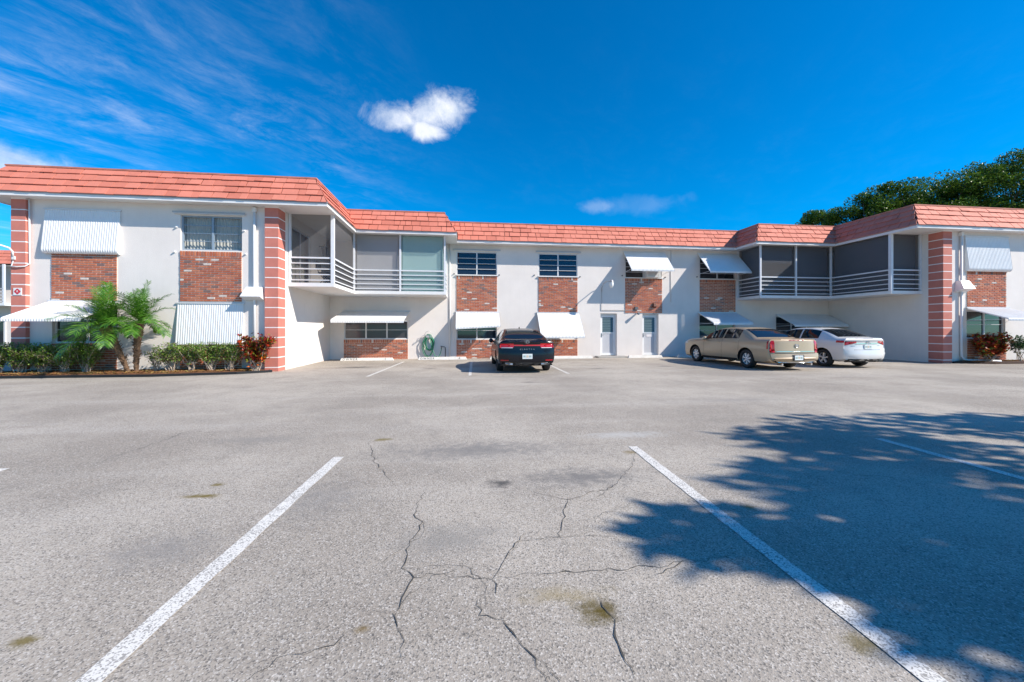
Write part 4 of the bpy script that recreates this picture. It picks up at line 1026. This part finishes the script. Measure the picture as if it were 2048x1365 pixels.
def tail_dark(root, tail, rp, patch, W):
    tail('light_bar', red_lens, lambda y: (.86, .90), -.55, .55)
    for s_ in (-1, 1):
        tail('tail_light', red_lens, lambda y: (.80 + .03 * (1 - abs(y) / .9), .935), s_ * .42, s_ * .865, .010)
        tail('reversing_lamp', clear_lens, lambda y: (.795, .815 + .0 * y), s_ * .45, s_ * .80, .012)
        patch('tail_light', red_lens, .19, .34, 5.0, 5.7, s_)
        tail('reflector', red_lens, lambda y: (.40, .43), s_ * .58, s_ * .82, .010)
        tail('diffuser_fin', chrome, lambda y: (.27 + .08 * (abs(y) - .45), .33 + .05 * (abs(y) - .45)), s_ * .45, s_ * .72, .012)
    tail('trunk_seam', black_m, lambda y: (.955, .965), -.78, .78, .004)
    tail('lower_bumper', black_m, lambda y: (.24, .365), -.82, .82, .006)
    plate(root, rp, .54)
    letters('E L A N T R A', .062, chrome, root, rp, .755, 1.25)
    p = rp(0, .985, .02); q = MB()
    q.tube([(p.x, .075 * math.cos(a), p.z + .04 * math.sin(a)) for a in [2 * math.pi * k_ / 20 for k_ in range(21)]], .007, 6, False)
    q.hexa([(p.x - .006, s0 + sl, z_) for (s0, sl, z_) in ((-.035, 0, p.z - .03), (-.022, 0, p.z - .03), (-.022, 0, p.z - .03), (-.035, 0, p.z - .03), (-.025, -.015, p.z + .03), (-.012, -.015, p.z + .03), (-.012, -.015, p.z + .03), (-.025, -.015, p.z + .03))])
    q.box(p.x - .006, p.x + .002, -.034, -.022, p.z - .03, p.z + .03).box(p.x - .006, p.x + .002, .022, .034, p.z - .03, p.z + .03).box(p.x - .006, p.x + .002, -.03, .03, p.z - .006, p.z + .006)
    q.build('emblem', chrome, root, local=True)
    MB().hexa([(.95, -.02, 1.36), (1.15, -.02, 1.40), (1.15, .02, 1.40), (.95, .02, 1.36), (.93, -.006, 1.47), (.99, -.008, 1.47), (.99, .008, 1.47), (.93, .006, 1.47)]).build('roof_antenna', black_m, root, local=True)

def tail_gold(root, tail, rp, patch, W):
    for s_ in (-1, 1):
        tail('tail_light', red_lens, lambda y: (.60, 1.005), s_ * (W * .80), s_ * (W * .955), .014, 4, 6)
        patch('tail_light', red_lens, .18, .25, 4.2, 6.4, s_, .008, 3, 6)
        tail('bumper_seam', black_m, lambda y: (.33, .52), s_ * .30, s_ * .305, .004, 1, 5)
    tail('bumper', MATS['gold_paint'], lambda y: (.28, .575), -W * .975, W * .975, .045, 18, 5)
    tail('trunk_seam', black_m, lambda y: (.578, .600), -W * .80, W * .80, .010)
    tail('chrome_strip', chrome, lambda y: (.635, .650), -W * .76, W * .76, .014)
    tail('chrome_strip', chrome, lambda y: (.275, .300), -W * .8, W * .8, .050)
    tail('brake_light', red_lens, lambda y: (1.005, 1.018), -.28, .28, .012)
    plate(root, rp, .44, off=.062)
    tail('plate_recess', black_m, lambda y: (.34, .54), -.22, .22, .052)
    p = rp(0, .84, .018); q = MB()
    q.tube([(p.x, .062 * math.cos(a), p.z + .062 * math.sin(a)) for a in [rad(125) + rad(290) * k_ / 20 for k_ in range(21)]], .009, 6)
    q.poly([(p.x - .004, -.035, p.z + .04), (p.x - .004, .035, p.z + .04), (p.x - .004, .035, p.z - .005), (p.x - .004, 0, p.z - .045), (p.x - .004, -.035, p.z - .005)])
    q.build('emblem', chrome, root, local=True)
    for s_ in (-1, 1): MB().tube([(-1.19, s_ * .55, .22), (-1.0, s_ * .55, .22)], .035, 10).build('exhaust', chrome, root, local=True)

def tail_white(root, tail, rp, patch, W):
    for s_ in (-1, 1):
        tail('tail_light', red_lens, lambda y: (.80 + .10 * (1 - (abs(y) - .45) / .42), .955), s_ * .45, s_ * W * .955, .012, 8, 4)
        patch('tail_light', red_lens, .18, .46, 5.05, 6.1, s_, .008, 6, 5)
        tail('reversing_lamp', clear_lens, lambda y: (.80, .84), s_ * .46, s_ * .60, .014)
    tail('chrome_strip', chrome, lambda y: (.865, .895), -.46, .46, .016)
    tail('trunk_seam', black_m, lambda y: (.655, .665), -.55, .55, .006)
    tail('lower_bumper', black_m, lambda y: (.22, .33), -W * .93, W * .93, .010)
    plate(root, rp, .765)
    p = rp(0, .935, .016); q = MB()
    for (rx, rz, dz) in ((.07, .045, 0), (.024, .042, 0), (.05, .02, .02)):
        q.tube([(p.x, rx * math.cos(a), p.z + dz + rz * math.sin(a)) for a in [2 * math.pi * k_ / 20 for k_ in range(21)]], .006, 6, False)
    q.build('emblem', chrome, root, local=True)

dark_paint = mat('navy_paint', (.004, .005, .010), .25, metal=.0, spec=.35, coat=.3)
gold_paint = mat('gold_paint', (.45, .335, .215), .36, metal=.12, coat=.5)
silver_paint = mat('white_silver_paint', (.70, .69, .68), .32, metal=.05, coat=.5)
DARK = dict(L=4.68, W=1.825, wb=2.72, rear_axle=1.02, wr=.325, spokes=5, spw=(.05, .10),
    top=[(0, 1.005), (.12, 1.035), (.42, 1.05), (.9, 1.225), (1.45, 1.37), (1.95, 1.415), (2.4, 1.405), (2.85, 1.30), (3.45, 1.0), (4.1, .87), (4.55, .72), (4.68, .62)],
    belt=[(0, .96), (.6, .955), (2, .92), (3.4, .86), (4.3, .76), (4.68, .58)], wid=[(0, .96), (.3, .985), (1.0, 1.0), (3.6, .995), (4.3, .95), (4.68, .88)],
    wtop=[(0, .84), (.5, .78), (1.2, .66), (1.9, .64), (2.6, .65), (3.3, .78), (4.2, .80), (4.68, .72)], bot=[(0, .30), (.5, .21), (4.2, .19), (4.68, .26)],
    roff=[(.2, .10), (.36, .03), (.55, .0), (.75, .035), (.9, .05), (1.0, .03), (1.06, .10)], foff=[(.2, .08), (.4, .0), (.6, .05), (.75, .2)],
    rear_glass=(.52, 1.32), front_glass=(2.72, 3.42), side_glass=[(1.15, 2.02), (2.09, 3.12)], seams=[1.35, 2.05, 3.2], handles=[1.5, 2.25], mirror=3.05, tail=tail_dark, handle_m=dark_paint)
GOLD = dict(L=5.27, W=1.90, wb=2.94, rear_axle=1.20, wr=.335, spokes=7, spw=(.05, .105),
    top=[(0, 1.02), (.10, 1.05), (.80, 1.075), (1.15, 1.23), (1.55, 1.40), (2.0, 1.455), (2.6, 1.455), (3.05, 1.38), (3.85, 1.04), (4.6, .97), (5.1, .84), (5.27, .74)],
    belt=[(0, .99), (.8, .99), (2, .97), (3.8, .93), (4.8, .86), (5.27, .70)], wid=[(0, .97), (.3, .99), (1.0, 1.0), (4.2, .995), (4.9, .95), (5.27, .90)],
    wtop=[(0, .86), (.7, .82), (1.4, .69), (2.0, .66), (2.8, .67), (3.7, .80), (4.6, .82), (5.27, .76)], bot=[(0, .28), (.5, .22), (4.8, .20), (5.27, .26)],
    roff=[(.2, .08), (.4, .0), (.6, .03), (1.0, .05), (1.06, .08)], foff=[(.2, .06), (.5, .0), (.7, .05), (.85, .12)],
    rear_glass=(.90, 1.55), front_glass=(2.95, 3.78), side_glass=[(1.62, 2.42), (2.50, 3.50)], seams=[1.55, 2.46, 3.55], handles=[1.75, 2.65], mirror=3.40, tail=tail_gold, handle_m=gold_paint)
WHITE = dict(L=4.64, W=1.78, wb=2.70, rear_axle=.98, wr=.32, spokes=5, spw=(.06, .09),
    top=[(0, 1.02), (.08, 1.06), (.45, 1.085), (.85, 1.24), (1.3, 1.39), (1.8, 1.45), (2.3, 1.445), (2.75, 1.36), (3.5, 1.03), (4.15, .92), (4.5, .78), (4.64, .66)],
    belt=[(0, .99), (.6, .99), (2, .95), (3.4, .89), (4.3, .79), (4.64, .62)], wid=[(0, .95), (.3, .98), (.9, 1.0), (3.6, .995), (4.2, .95), (4.64, .88)],
    wtop=[(0, .84), (.5, .78), (1.2, .68), (1.8, .66), (2.6, .67), (3.4, .80), (4.2, .80), (4.64, .72)], bot=[(0, .30), (.5, .22), (4.2, .20), (4.64, .26)],
    roff=[(.2, .10), (.4, .01), (.55, .0), (.7, .06), (.95, .07), (1.0, .03), (1.07, .10)], foff=[(.2, .08), (.4, .0), (.6, .05), (.75, .2)],
    rear_glass=(.55, 1.28), front_glass=(2.65, 3.45), side_glass=[(1.20, 1.95), (2.02, 3.10)], seams=[1.30, 1.98, 3.15], handles=[1.42, 2.16], mirror=3.05, tail=tail_white, handle_m=silver_paint)
car('parked_car', 'dark navy sedan parked facing the building between white lines', DARK, (1.99, 13.20), 89.2, dark_paint)
car('parked_car', 'gold beige full-size sedan with upright red tail lights', GOLD, (10.92, 13.10), 92.0, gold_paint)
car('parked_car', 'silver white compact sedan parked beyond the gold sedan', WHITE, (14.10, 13.30), 92.5, silver_paint)

# ------------------------------------------------------------------ planting beds
def bed(name, outline, label_m):
    """low mound of mulch with a scatter of straw and leaf litter"""
    mb = MB(); k_ = len(outline); cx = sum(p[0] for p in outline) / k_; cy = sum(p[1] for p in outline) / k_
    r = random.Random(k_); rings = []
    for f_, z in ((1.0, 0.0), (.985, .06), (.93, .085), (.6, .10), (.0, .10)):
        rings.append([(cx + (x - cx) * f_, cy + (y - cy) * f_, z + (r.uniform(-.012, .012) if f_ < 1 else -.01)) for x, y in outline])
    for a, b in zip(rings, rings[1:]):
        for i in range(k_): j = (i + 1) % k_; mb.quad(a[i], a[j], b[j], b[i])
    o = mb.build(name, label_m); o['kind'] = 'structure'
    return o
mulch = mat('mulch', (.20, .085, .035), .95, var=.5, vscale=14, bump=.8, bscale=60)
def dens(a, b, n): return [(a[0] + (b[0] - a[0]) * i / n, a[1] + (b[1] - a[1]) * i / n) for i in range(n)]
OUT_L = dens((-16.5, 12.85), (-9.0, 12.72), 30) + dens((-9.0, 12.72), (-6.9, 13.15), 10) + dens((-6.9, 13.15), (-6.1, 13.62), 6) + dens((-6.1, 13.62), (-6.45, 13.9), 3) + dens((-6.45, 13.9), (-6.5, 13.995), 2) + dens((-6.5, 13.995), (-16.5, 13.995), 30) + dens((-16.5, 13.995), (-16.5, 12.85), 4)
bl = bed('planting_bed', OUT_L, mulch)
OUT_R = dens((mx(-6.5), 13.995), (mx(-6.45), 13.84), 2) + dens((mx(-6.45), 13.84), (20.9, 13.3), 6) + dens((20.9, 13.3), (28.5, 13.2), 24) + dens((28.5, 13.2), (28.5, 13.995), 4) + dens((28.5, 13.995), (mx(-6.5), 13.995), 24)
br_ = bed('planting_bed', OUT_R, mat('dark_mulch', (.07, .035, .022), .95, var=.5, vscale=14, bump=.8, bscale=60))
straw = mat('pine_straw', (.3, .15, .05), .9, rnd=[(0, (.36, .19, .06)), (.3, (.26, .10, .035)), (.55, (.42, .27, .08)), (.75, (.17, .06, .025)), (.9, (.30, .24, .07))])
def litter(name, x0, x1, y0f, y1, n, seed, parent):
    r = random.Random(seed); mb = MB()
    for _ in range(n):
        x = r.uniform(x0, x1); y = y0f(x) + (y1 - y0f(x)) * r.random() ** 1.2; z = .085 + r.uniform(0, .035); a = r.uniform(0, 2 * math.pi); l_ = r.uniform(.03, .10); w = r.uniform(.004, .012)
        d = Vector((math.cos(a), math.sin(a), r.uniform(-.25, .25))) * l_; n_ = Vector((-math.sin(a), math.cos(a), r.uniform(-.5, .5))) * w; p = Vector((x, y, z))
        mb.quad(p - d - n_, p + d - n_, p + d + n_, p - d + n_)
    mb.build(name, straw, parent)['kind'] = 'stuff'
litter('leaf_litter', -14.5, -6.6, lambda x: 12.85 if x < -9 else 12.85 + (x + 9) * .24, 13.95, 5200, 4, bl)
litter('leaf_litter', 20.2, 27, lambda x: 13.5, 13.95, 1200, 5, br_)
edge = MB(); front = [p for p in OUT_L if p[1] < 13.75 and p[0] > -16.4][:48]
for a, b in zip(front, front[1:]):
    d = Vector((b[0] - a[0], b[1] - a[1], 0)).normalized(); n_ = Vector((-d.y, d.x, 0)) * .02
    A, B = Vector((*a, 0)), Vector((*b, 0))
    edge.hexa([A - n_, B - n_, B + n_, A + n_] + [q + Vector((0, 0, .075)) for q in (A - n_, B - n_, B + n_, A + n_)])
tag(edge.build('bed_edging', black_m), 'low black plastic edging along the front of the palm bed', 'edging')

# ------------------------------------------------------------------ shrubs
stem_m = mat('grey_stem', (.46, .37, .29), .9, var=.2, vscale=30)
leaf_g = leaf_mat('hedge_leaf', [(.15, .27, .03), (.10, .20, .025), (.20, .33, .04), (.26, .35, .075), (.16, .23, .045)])
leaf_dry = leaf_mat('dry_leaf', [(.22, .15, .08), (.28, .20, .12), (.16, .13, .06), (.12, .16, .04)], .7, .15)
leaf_c = leaf_mat('croton_leaf', [(.50, .045, .015), (.18, .016, .014), (.60, .14, .015), (.12, .18, .022), (.08, .03, .02), (.36, .025, .02), (.28, .22, .03), (.16, .04, .02)])
def leaf(mb, p, l_, w, r, droop=0.0):
    d = Vector((r.gauss(0, 1), r.gauss(0, 1), r.gauss(.25 - droop, .7))).normalized(); s_ = d.cross(Vector((r.gauss(0, .4), r.gauss(0, .4), 1))); s_ = s_.normalized() if s_.length > 1e-3 else Vector((1, 0, 0))
    up = s_.cross(d).normalized()
    a = p + d * l_ * .45 + s_ * w + up * l_ * .05; b = p + d * l_ * .45 - s_ * w + up * l_ * .05; t = p + d * l_
    n = len(mb.v); mb.v += [tuple(p), tuple(a), tuple(t), tuple(b)]; mb.f.append((n, n + 1, n + 2, n + 3))
def shrub(name, label, cat, x, y, rx, ry, h, seed, lm, n_leaf, lsize, bare=.45, dry=None, group=None, stems=14):
    r = random.Random(seed); root = thing(name, label, cat, (x, y, .06), group); st = MB(); tips = []
    for i in range(stems):
        a = r.uniform(0, 2 * math.pi); q = r.uniform(.05, .22); p = Vector((x + math.cos(a) * q * rx, y + math.sin(a) * q * ry, .04)); pts = [p]
        tgt = Vector((x + r.uniform(-1, 1) * rx * .92, y + r.uniform(-1, 1) * ry * .85, h * r.uniform(.72, .97)))
        for k_ in range(1, 6): pts.append(p.lerp(tgt, k_ / 5) + Vector((r.gauss(0, .025), r.gauss(0, .025), r.gauss(0, .02))))
        st.tube(pts, [.014, .012, .010, .008, .006, .003], 5); tips.append(pts)
        for _ in range(5):                                  # side twigs
            k_ = r.randint(2, 4); b = pts[k_]; e = b + Vector((r.gauss(0, .10), r.gauss(0, .10), r.uniform(.05, .20))); e.z = min(e.z, h); st.tube([b, (b + e) / 2 + Vector((r.gauss(0, .015), r.gauss(0, .015), 0)), e], [.005, .004, .002], 4); tips.append([b, e])
    st.build('stems', stem_m, root)
    fo = MB(); fd = MB()
    for i in range(n_leaf):
        tp = r.choice(tips); t = r.random() ** .5; k_ = min(len(tp) - 2, int(t * (len(tp) - 1))); p = tp[k_].lerp(tp[k_ + 1], r.random()) + Vector((r.gauss(0, .045), r.gauss(0, .045), r.gauss(0, .04)))
        hh = p.z / h
        if hh < bare and r.random() > .12: p.z = h * r.uniform(bare, 1.0)
        p.z = min(p.z, h * r.uniform(.96, 1.02)); p.x = max(x - rx, min(x + rx, p.x)); p.y = max(y - ry, min(13.93, min(y + ry, p.y)))
        if dry and r.random() < (.10 + .75 * max(0, 1 - hh * 1.15)): leaf(fd, p, lsize * .9, lsize * .2, r, .4)
        else: leaf(fo, p, lsize * r.uniform(.7, 1.25), lsize * .27, r)
    fo.build('foliage', lm, root)
    if fd.v: fd.build('dry_foliage', dry, root)
    return root
HL = ['hedge shrub in front of the pink column with the fire sign', 'hedge shrub below the outer end of the open awning', 'twiggy hedge shrub under the middle of the open awning', 'hedge shrub below the window behind the leaning palm', 'hedge shrub against the low brick panel beside the leaning palm']
for i, x in enumerate((-13.55, -12.95, -12.38, -11.80, -11.25)):
    shrub('hedge_shrub', HL[i], 'shrub', x, 13.42, 0.47, .36, .98 + .02 * math.sin(i * 2), 50 + i, leaf_g, 4400, .062, .22, leaf_dry, 'hedge shrubs under the open awning', stems=20)
HR = ['hedge shrub at the end of the shuttered-window hedge toward the palms', 'hedge shrub in the shuttered-window hedge, second from the palms', 'hedge shrub in the shuttered-window hedge, second from the croton', 'hedge shrub touching the croton bush below the shuttered window']
for i, x in enumerate((-8.90, -8.35, -7.80, -7.28)):
    shrub('hedge_shrub', HR[i], 'shrub', x, 13.45, .45, .30, .97 + .015 * math.cos(i * 3), 70 + i, leaf_g, 2900, .062, .42, leaf_dry, 'hedge shrubs below the shuttered window', stems=16)
shrub('hedge_shrub', 'small sparse green shrub between the slim palm and the hedge', 'shrub', -9.35, 13.5, .28, .25, .80, 90, leaf_g, 340, .06, .35, leaf_dry, stems=9)
shrub('croton_bush', 'red and green croton bush at the pink column beside the hedge', 'bush', -6.50, 13.48, .52, .36, 1.28, 95, leaf_c, 2800, .12, .16, None, stems=16)
shrub('croton_bush', 'red and orange croton bush below the right-wing window', 'bush', 21.02, 13.54, .95, .34, 1.22, 96, leaf_c, 4800, .13, .14, None, stems=22)
shrub('hedge_shrub', 'dark green leafy shrub standing beyond the red croton bush', 'shrub', 22.45, 13.50, .38, .34, 1.10, 97, leaf_mat('dark_leaf', [(.03, .09, .03), (.05, .13, .04), (.02, .06, .025)]), 700, .10, .50, None, stems=8)

# ------------------------------------------------------------------ pygmy palms
palm_leaf = leaf_mat('palm_leaf', [(.06, .19, .012), (.04, .14, .010), (.085, .24, .018), (.13, .27, .03)], .4, .22)
palm_trunk = mat('palm_trunk', (.16, .095, .055), .95, var=.5, vscale=25, bump=.8, bscale=50)
def palm(label, base, top, r0, r1, n_fr, flen, seed):
    r = random.Random(seed); base, top = Vector(base), Vector(top); root = thing('date_palm', label, 'palm tree', base)
    mid = base.lerp(top, .5) + Vector((.06 * (1 if top.x < base.x else -1), 0, -.04)); N_ = 22; pts = []; rs = []
    for i in range(N_ + 1):
        t = i / N_; p = base * (1 - t) ** 2 + mid * 2 * t * (1 - t) + top * t * t; pts.append(p); rs.append(r0 + (r1 - r0) * t ** 1.6 + .008 * math.sin(i * 2.6))
    tk = MB().tube(pts, rs, 12)
    for i in range(90):                                   # old leaf boots
        t = r.uniform(.18, 1); k_ = min(N_ - 1, int(t * N_)); p = pts[k_]; a = r.uniform(0, 2 * math.pi); o = Vector((math.cos(a), math.sin(a), 0)); q = p + o * rs[k_] * .85
        e = q + o * r.uniform(.03, .07) + Vector((0, 0, r.uniform(.04, .09))); s_ = Vector((-o.y, o.x, 0)) * .022
        tk.hexa([q - s_, q + s_, q + s_ + Vector((0, 0, .03)), q - s_ + Vector((0, 0, .03)), e - s_ * .5, e + s_ * .5, e + s_ * .5 + Vector((0, 0, .012)), e - s_ * .5 + Vector((0, 0, .012))])
    tk.build('trunk', palm_trunk, root)
    for i in range(n_fr):
        az = 2 * math.pi * (i * .618 + r.uniform(-.04, .04)); el = rad(r.uniform(78, 88)) if i < 3 else rad(80 - 78 * ((i - 3) / (n_fr - 3)) + r.uniform(-8, 8)); l_ = flen * r.uniform(.82, 1.08); d = Vector((math.cos(az) * math.cos(el), math.sin(az) * math.cos(el), math.sin(el)))
        if d.y > .3: l_ *= .62                            # the wall stops the rear fronds
        p = top + Vector((0, 0, -.02)) + d * .03; seg = 16; path = [p.copy()]; dd = d.copy()
        for k_ in range(seg):
            dd = (dd + Vector((0, 0, -1)) * (.045 + .055 * k_ / seg) * (.5 + math.cos(el))).normalized(); p = p + dd * l_ / seg
            if p.y > 13.95: p.y = 13.95
            path.append(p.copy())
        fr = MB().tube(path, [.011 - .009 * k_ / seg for k_ in range(seg + 1)], 4)
        for k_ in range(2, seg + 1):
            for sub in (0, .5):
                if k_ == seg and sub: continue
                q = path[k_].lerp(path[min(seg, k_ + 1)], sub); t = (path[min(seg, k_ + 1)] - path[k_ - 1]).normalized(); s_ = t.cross(Vector((0, 0, 1))); s_ = s_.normalized() if s_.length > .05 else Vector((1, 0, 0)); un = s_.cross(t)
                u_ = k_ / seg; ll = l_ * (.13 + .21 * math.sin(math.pi * min(1, u_ * .9 + .08)))
                for sd in (-1, 1):
                    v = (s_ * sd * .8 + t * (.55 + .35 * u_) + un * r.uniform(-.05, .35)).normalized(); m_ = q + v * ll * .55 + Vector((0, 0, -.01)); e = q + v * ll + Vector((0, 0, -ll * r.uniform(.12, .34))); w = t.cross(v).cross(v).normalized() * .0095
                    for z_ in (m_, e):
                        if z_.y > 13.965: z_.y = 13.965
                    fr.quad(q - w * .6, m_ - w, m_ + w, q + w * .6); fr.tri(m_ - w, e, m_ + w)
        fr.build('frond', palm_leaf, root)
    return root
palm('short palm leaning over the hedge with a thick shaggy trunk', (-10.02, 13.35, .05), (-10.48, 13.12, 1.42), .055, .15, 28, 1.22, 21)
palm('slender upright palm with a narrow trunk against the white wall', (-9.82, 13.35, .05), (-9.68, 13.28, 1.58), .06, .115, 28, 1.16, 22)

# ------------------------------------------------------------------ trees
bark = mat('bark', (.13, .10, .075), .95, var=.35, vscale=8, bump=.8, bscale=20)
tree_leaf = leaf_mat('tree_leaf', [(.05, .115, .012), (.085, .17, .016), (.13, .22, .022), (.065, .14, .014), (.17, .25, .04), (.035, .08, .012)], .4, .25)
def tree(label, x, y, h, rx, ry, rz, seed, n_clump, n_leaf, ls, trunk_r=.22, group=None, name='shade_tree', extra=()):
    r = random.Random(seed); root = thing(name, label, 'tree', (x, y, 0), group); cz_ = h - rz; tk = MB(); clumps = []
    tk.tube([(x, y, -.05), (x + r.uniform(-.1, .1), y, cz_ * .4), (x + r.uniform(-.2, .2), y + r.uniform(-.2, .2), max(1.0, cz_ - rz * .5))], [trunk_r * 1.25, trunk_r, trunk_r * .75], 10)
    fork = Vector((x, y, max(1.0, cz_ - rz * .55)))
    for i in range(n_clump):
        while True:
            d = Vector((r.uniform(-1, 1), r.uniform(-1, 1), r.uniform(-1, 1)))
            if .35 < d.length < 1: break
        d = d.normalized() * (d.length ** .5); p = Vector((x + d.x * rx, y + d.y * ry, cz_ + d.z * rz)); clumps.append((p, r.uniform(.55, 1.15)))
        if i % 3 == 0:
            m_ = fork.lerp(p, .5) + Vector((r.gauss(0, .25), r.gauss(0, .25), r.uniform(-.1, .35))); tk.tube([fork, m_, p], [trunk_r * .42, trunk_r * .22, .02], 5)
    for q in extra:                                       # out-of-view limbs with leaf clumps, added where their shadow should fall
        p = Vector(q); clumps += [(p, .60)]; tk.tube([fork, fork.lerp(p, .55) + Vector((0, 0, .5)), p], [trunk_r * .35, trunk_r * .2, .02], 5)
    tk.build('trunk', bark, root, smooth=True)
    fo = MB(); cr = min(rx, ry, rz) * .34
    for i in range(n_leaf):
        p, sz = clumps[int(r.random() * len(clumps))]
        while True:
            d = Vector((r.uniform(-1, 1), r.uniform(-1, 1), r.uniform(-1, 1)))
            if d.length < 1: break
        d = d.normalized() * (d.length ** .6) * cr * sz; d.z *= .75
        leaf(fo, p + d, ls * r.uniform(.7, 1.3), ls * .30, r)
    fo.build('crown', tree_leaf, root)
    return root
def tree_at(label, px, topy, Y, rx, rz, seed, ncl, nl, ls, ry=None):
    q = onY(px, topy, Y); return tree(label, q.x, Y, q.z, rx, ry or rx, rz, seed, ncl, nl, ls, .26, 'broadleaf trees behind the right wing')
tree_at('small broadleaf tree far beyond the roof at the left end of the tree row', 1632, 428, 40, 2.2, 2.4, 31, 45, 20000, .19)
tree_at('round broadleaf tree rising behind the roof next to the smallest tree', 1722, 396, 34, 2.8, 3.4, 32, 70, 32000, .19)
tree_at('broadleaf tree with twin rounded tops behind the right-wing roof', 1800, 368, 33, 3.2, 4.0, 33, 85, 40000, .19)
tree_at('dense broadleaf tree directly behind the corner of the right-wing roof', 1880, 360, 32, 3.4, 4.2, 34, 90, 40000, .19)
tree_at('tall dark broadleaf tree behind the right-wing roof ridge', 1965, 334, 31, 3.8, 4.8, 35, 100, 46000, .19)
tree_at('tallest broadleaf tree towering over the end of the right-wing roof', 2060, 306, 30, 4.0, 5.2, 36, 110, 48000, .19)
tree('broadleaf tree standing beside the lot whose shadow falls over the parking lines', 15.1, -3.2, 8.1, 4.6, 4.9, 2.1, 37, 82, 12500, .27, .25, extra=[(x_ + 1.24 * 5.2, y_ - .61 * 5.2, 5.2) for x_, y_ in ((1.75, 2.45), (2.3, 2.25), (2.7, 1.95), (3.0, 2.4), (2.6, 1.55), (3.4, 1.75), (3.6, 2.5))])

# ------------------------------------------------------------------ neighbouring building seen past the left column
nb = thing('neighbour_building', 'distant white building with salmon roof beyond the left end', 'building', (-34, 33, 0))
MB().box(-46, -28.6, 29.6, 40, -.05, 5.45).build('wall', stucco, nb)
E2 = [(-47, 41), (-47, 28.7), (-27.2, 28.7), (-27.2, 41)]; R2 = inset(E2, RUN)
ro = MB()
for i in range(4): j = (i + 1) % 4; ro.quad((*E2[i], 5.5), (*E2[j], 5.5), (*R2[j], 6.44), (*R2[i], 6.44))
ro.poly([(x, y, 6.42) for x, y in R2]); ro_o = ro.build('roof', under_m, nb); tl_ = MB()
for t in mansard_tiles(E2, R2, [0, 1, 2], 5.5, 6.44, .37, 4, 8): tl_.hexa(t)
tl_.build('roof_tile_field', tile_m, ro_o)['kind'] = 'stuff'
MB().poly([(x, y, 5.42) for x, y in E2]).build('soffit', soffit_m, nb)
bs = MB().box(-46, -28.2, 28.3, 29.6, 2.85, 3.0).build('balcony', white_paint, nb)
for k_ in range(5): MB().box(-46, -28.3, 28.32, 28.36, 3.08 + k_ * .2, 3.12 + k_ * .2).build('rail', rail_m, bs)
for x in (-45.9, -41.5, -37, -32.6, -28.3): MB().box(x - .05, x + .05, 28.32, 28.42, 3.0, 5.42).build('post', rail_m, bs)
MB().quad((-46, 28.45, 3.0), (-28.3, 28.45, 3.0), (-28.3, 28.45, 5.42), (-46, 28.45, 5.42)).build('screen', screen_m, bs)
for x0 in (-45, -40, -35, -31.4):
    w_ = MB().box(x0, x0 + 2, 29.54, 29.598, .3, 2.2).build('window', frame_m, nb); MB().quad((x0 + .08, 29.53, .38), (x0 + 1.92, 29.53, .38), (x0 + 1.92, 29.53, 2.12), (x0 + .08, 29.53, 2.12)).build('pane', glass_dark, w_)
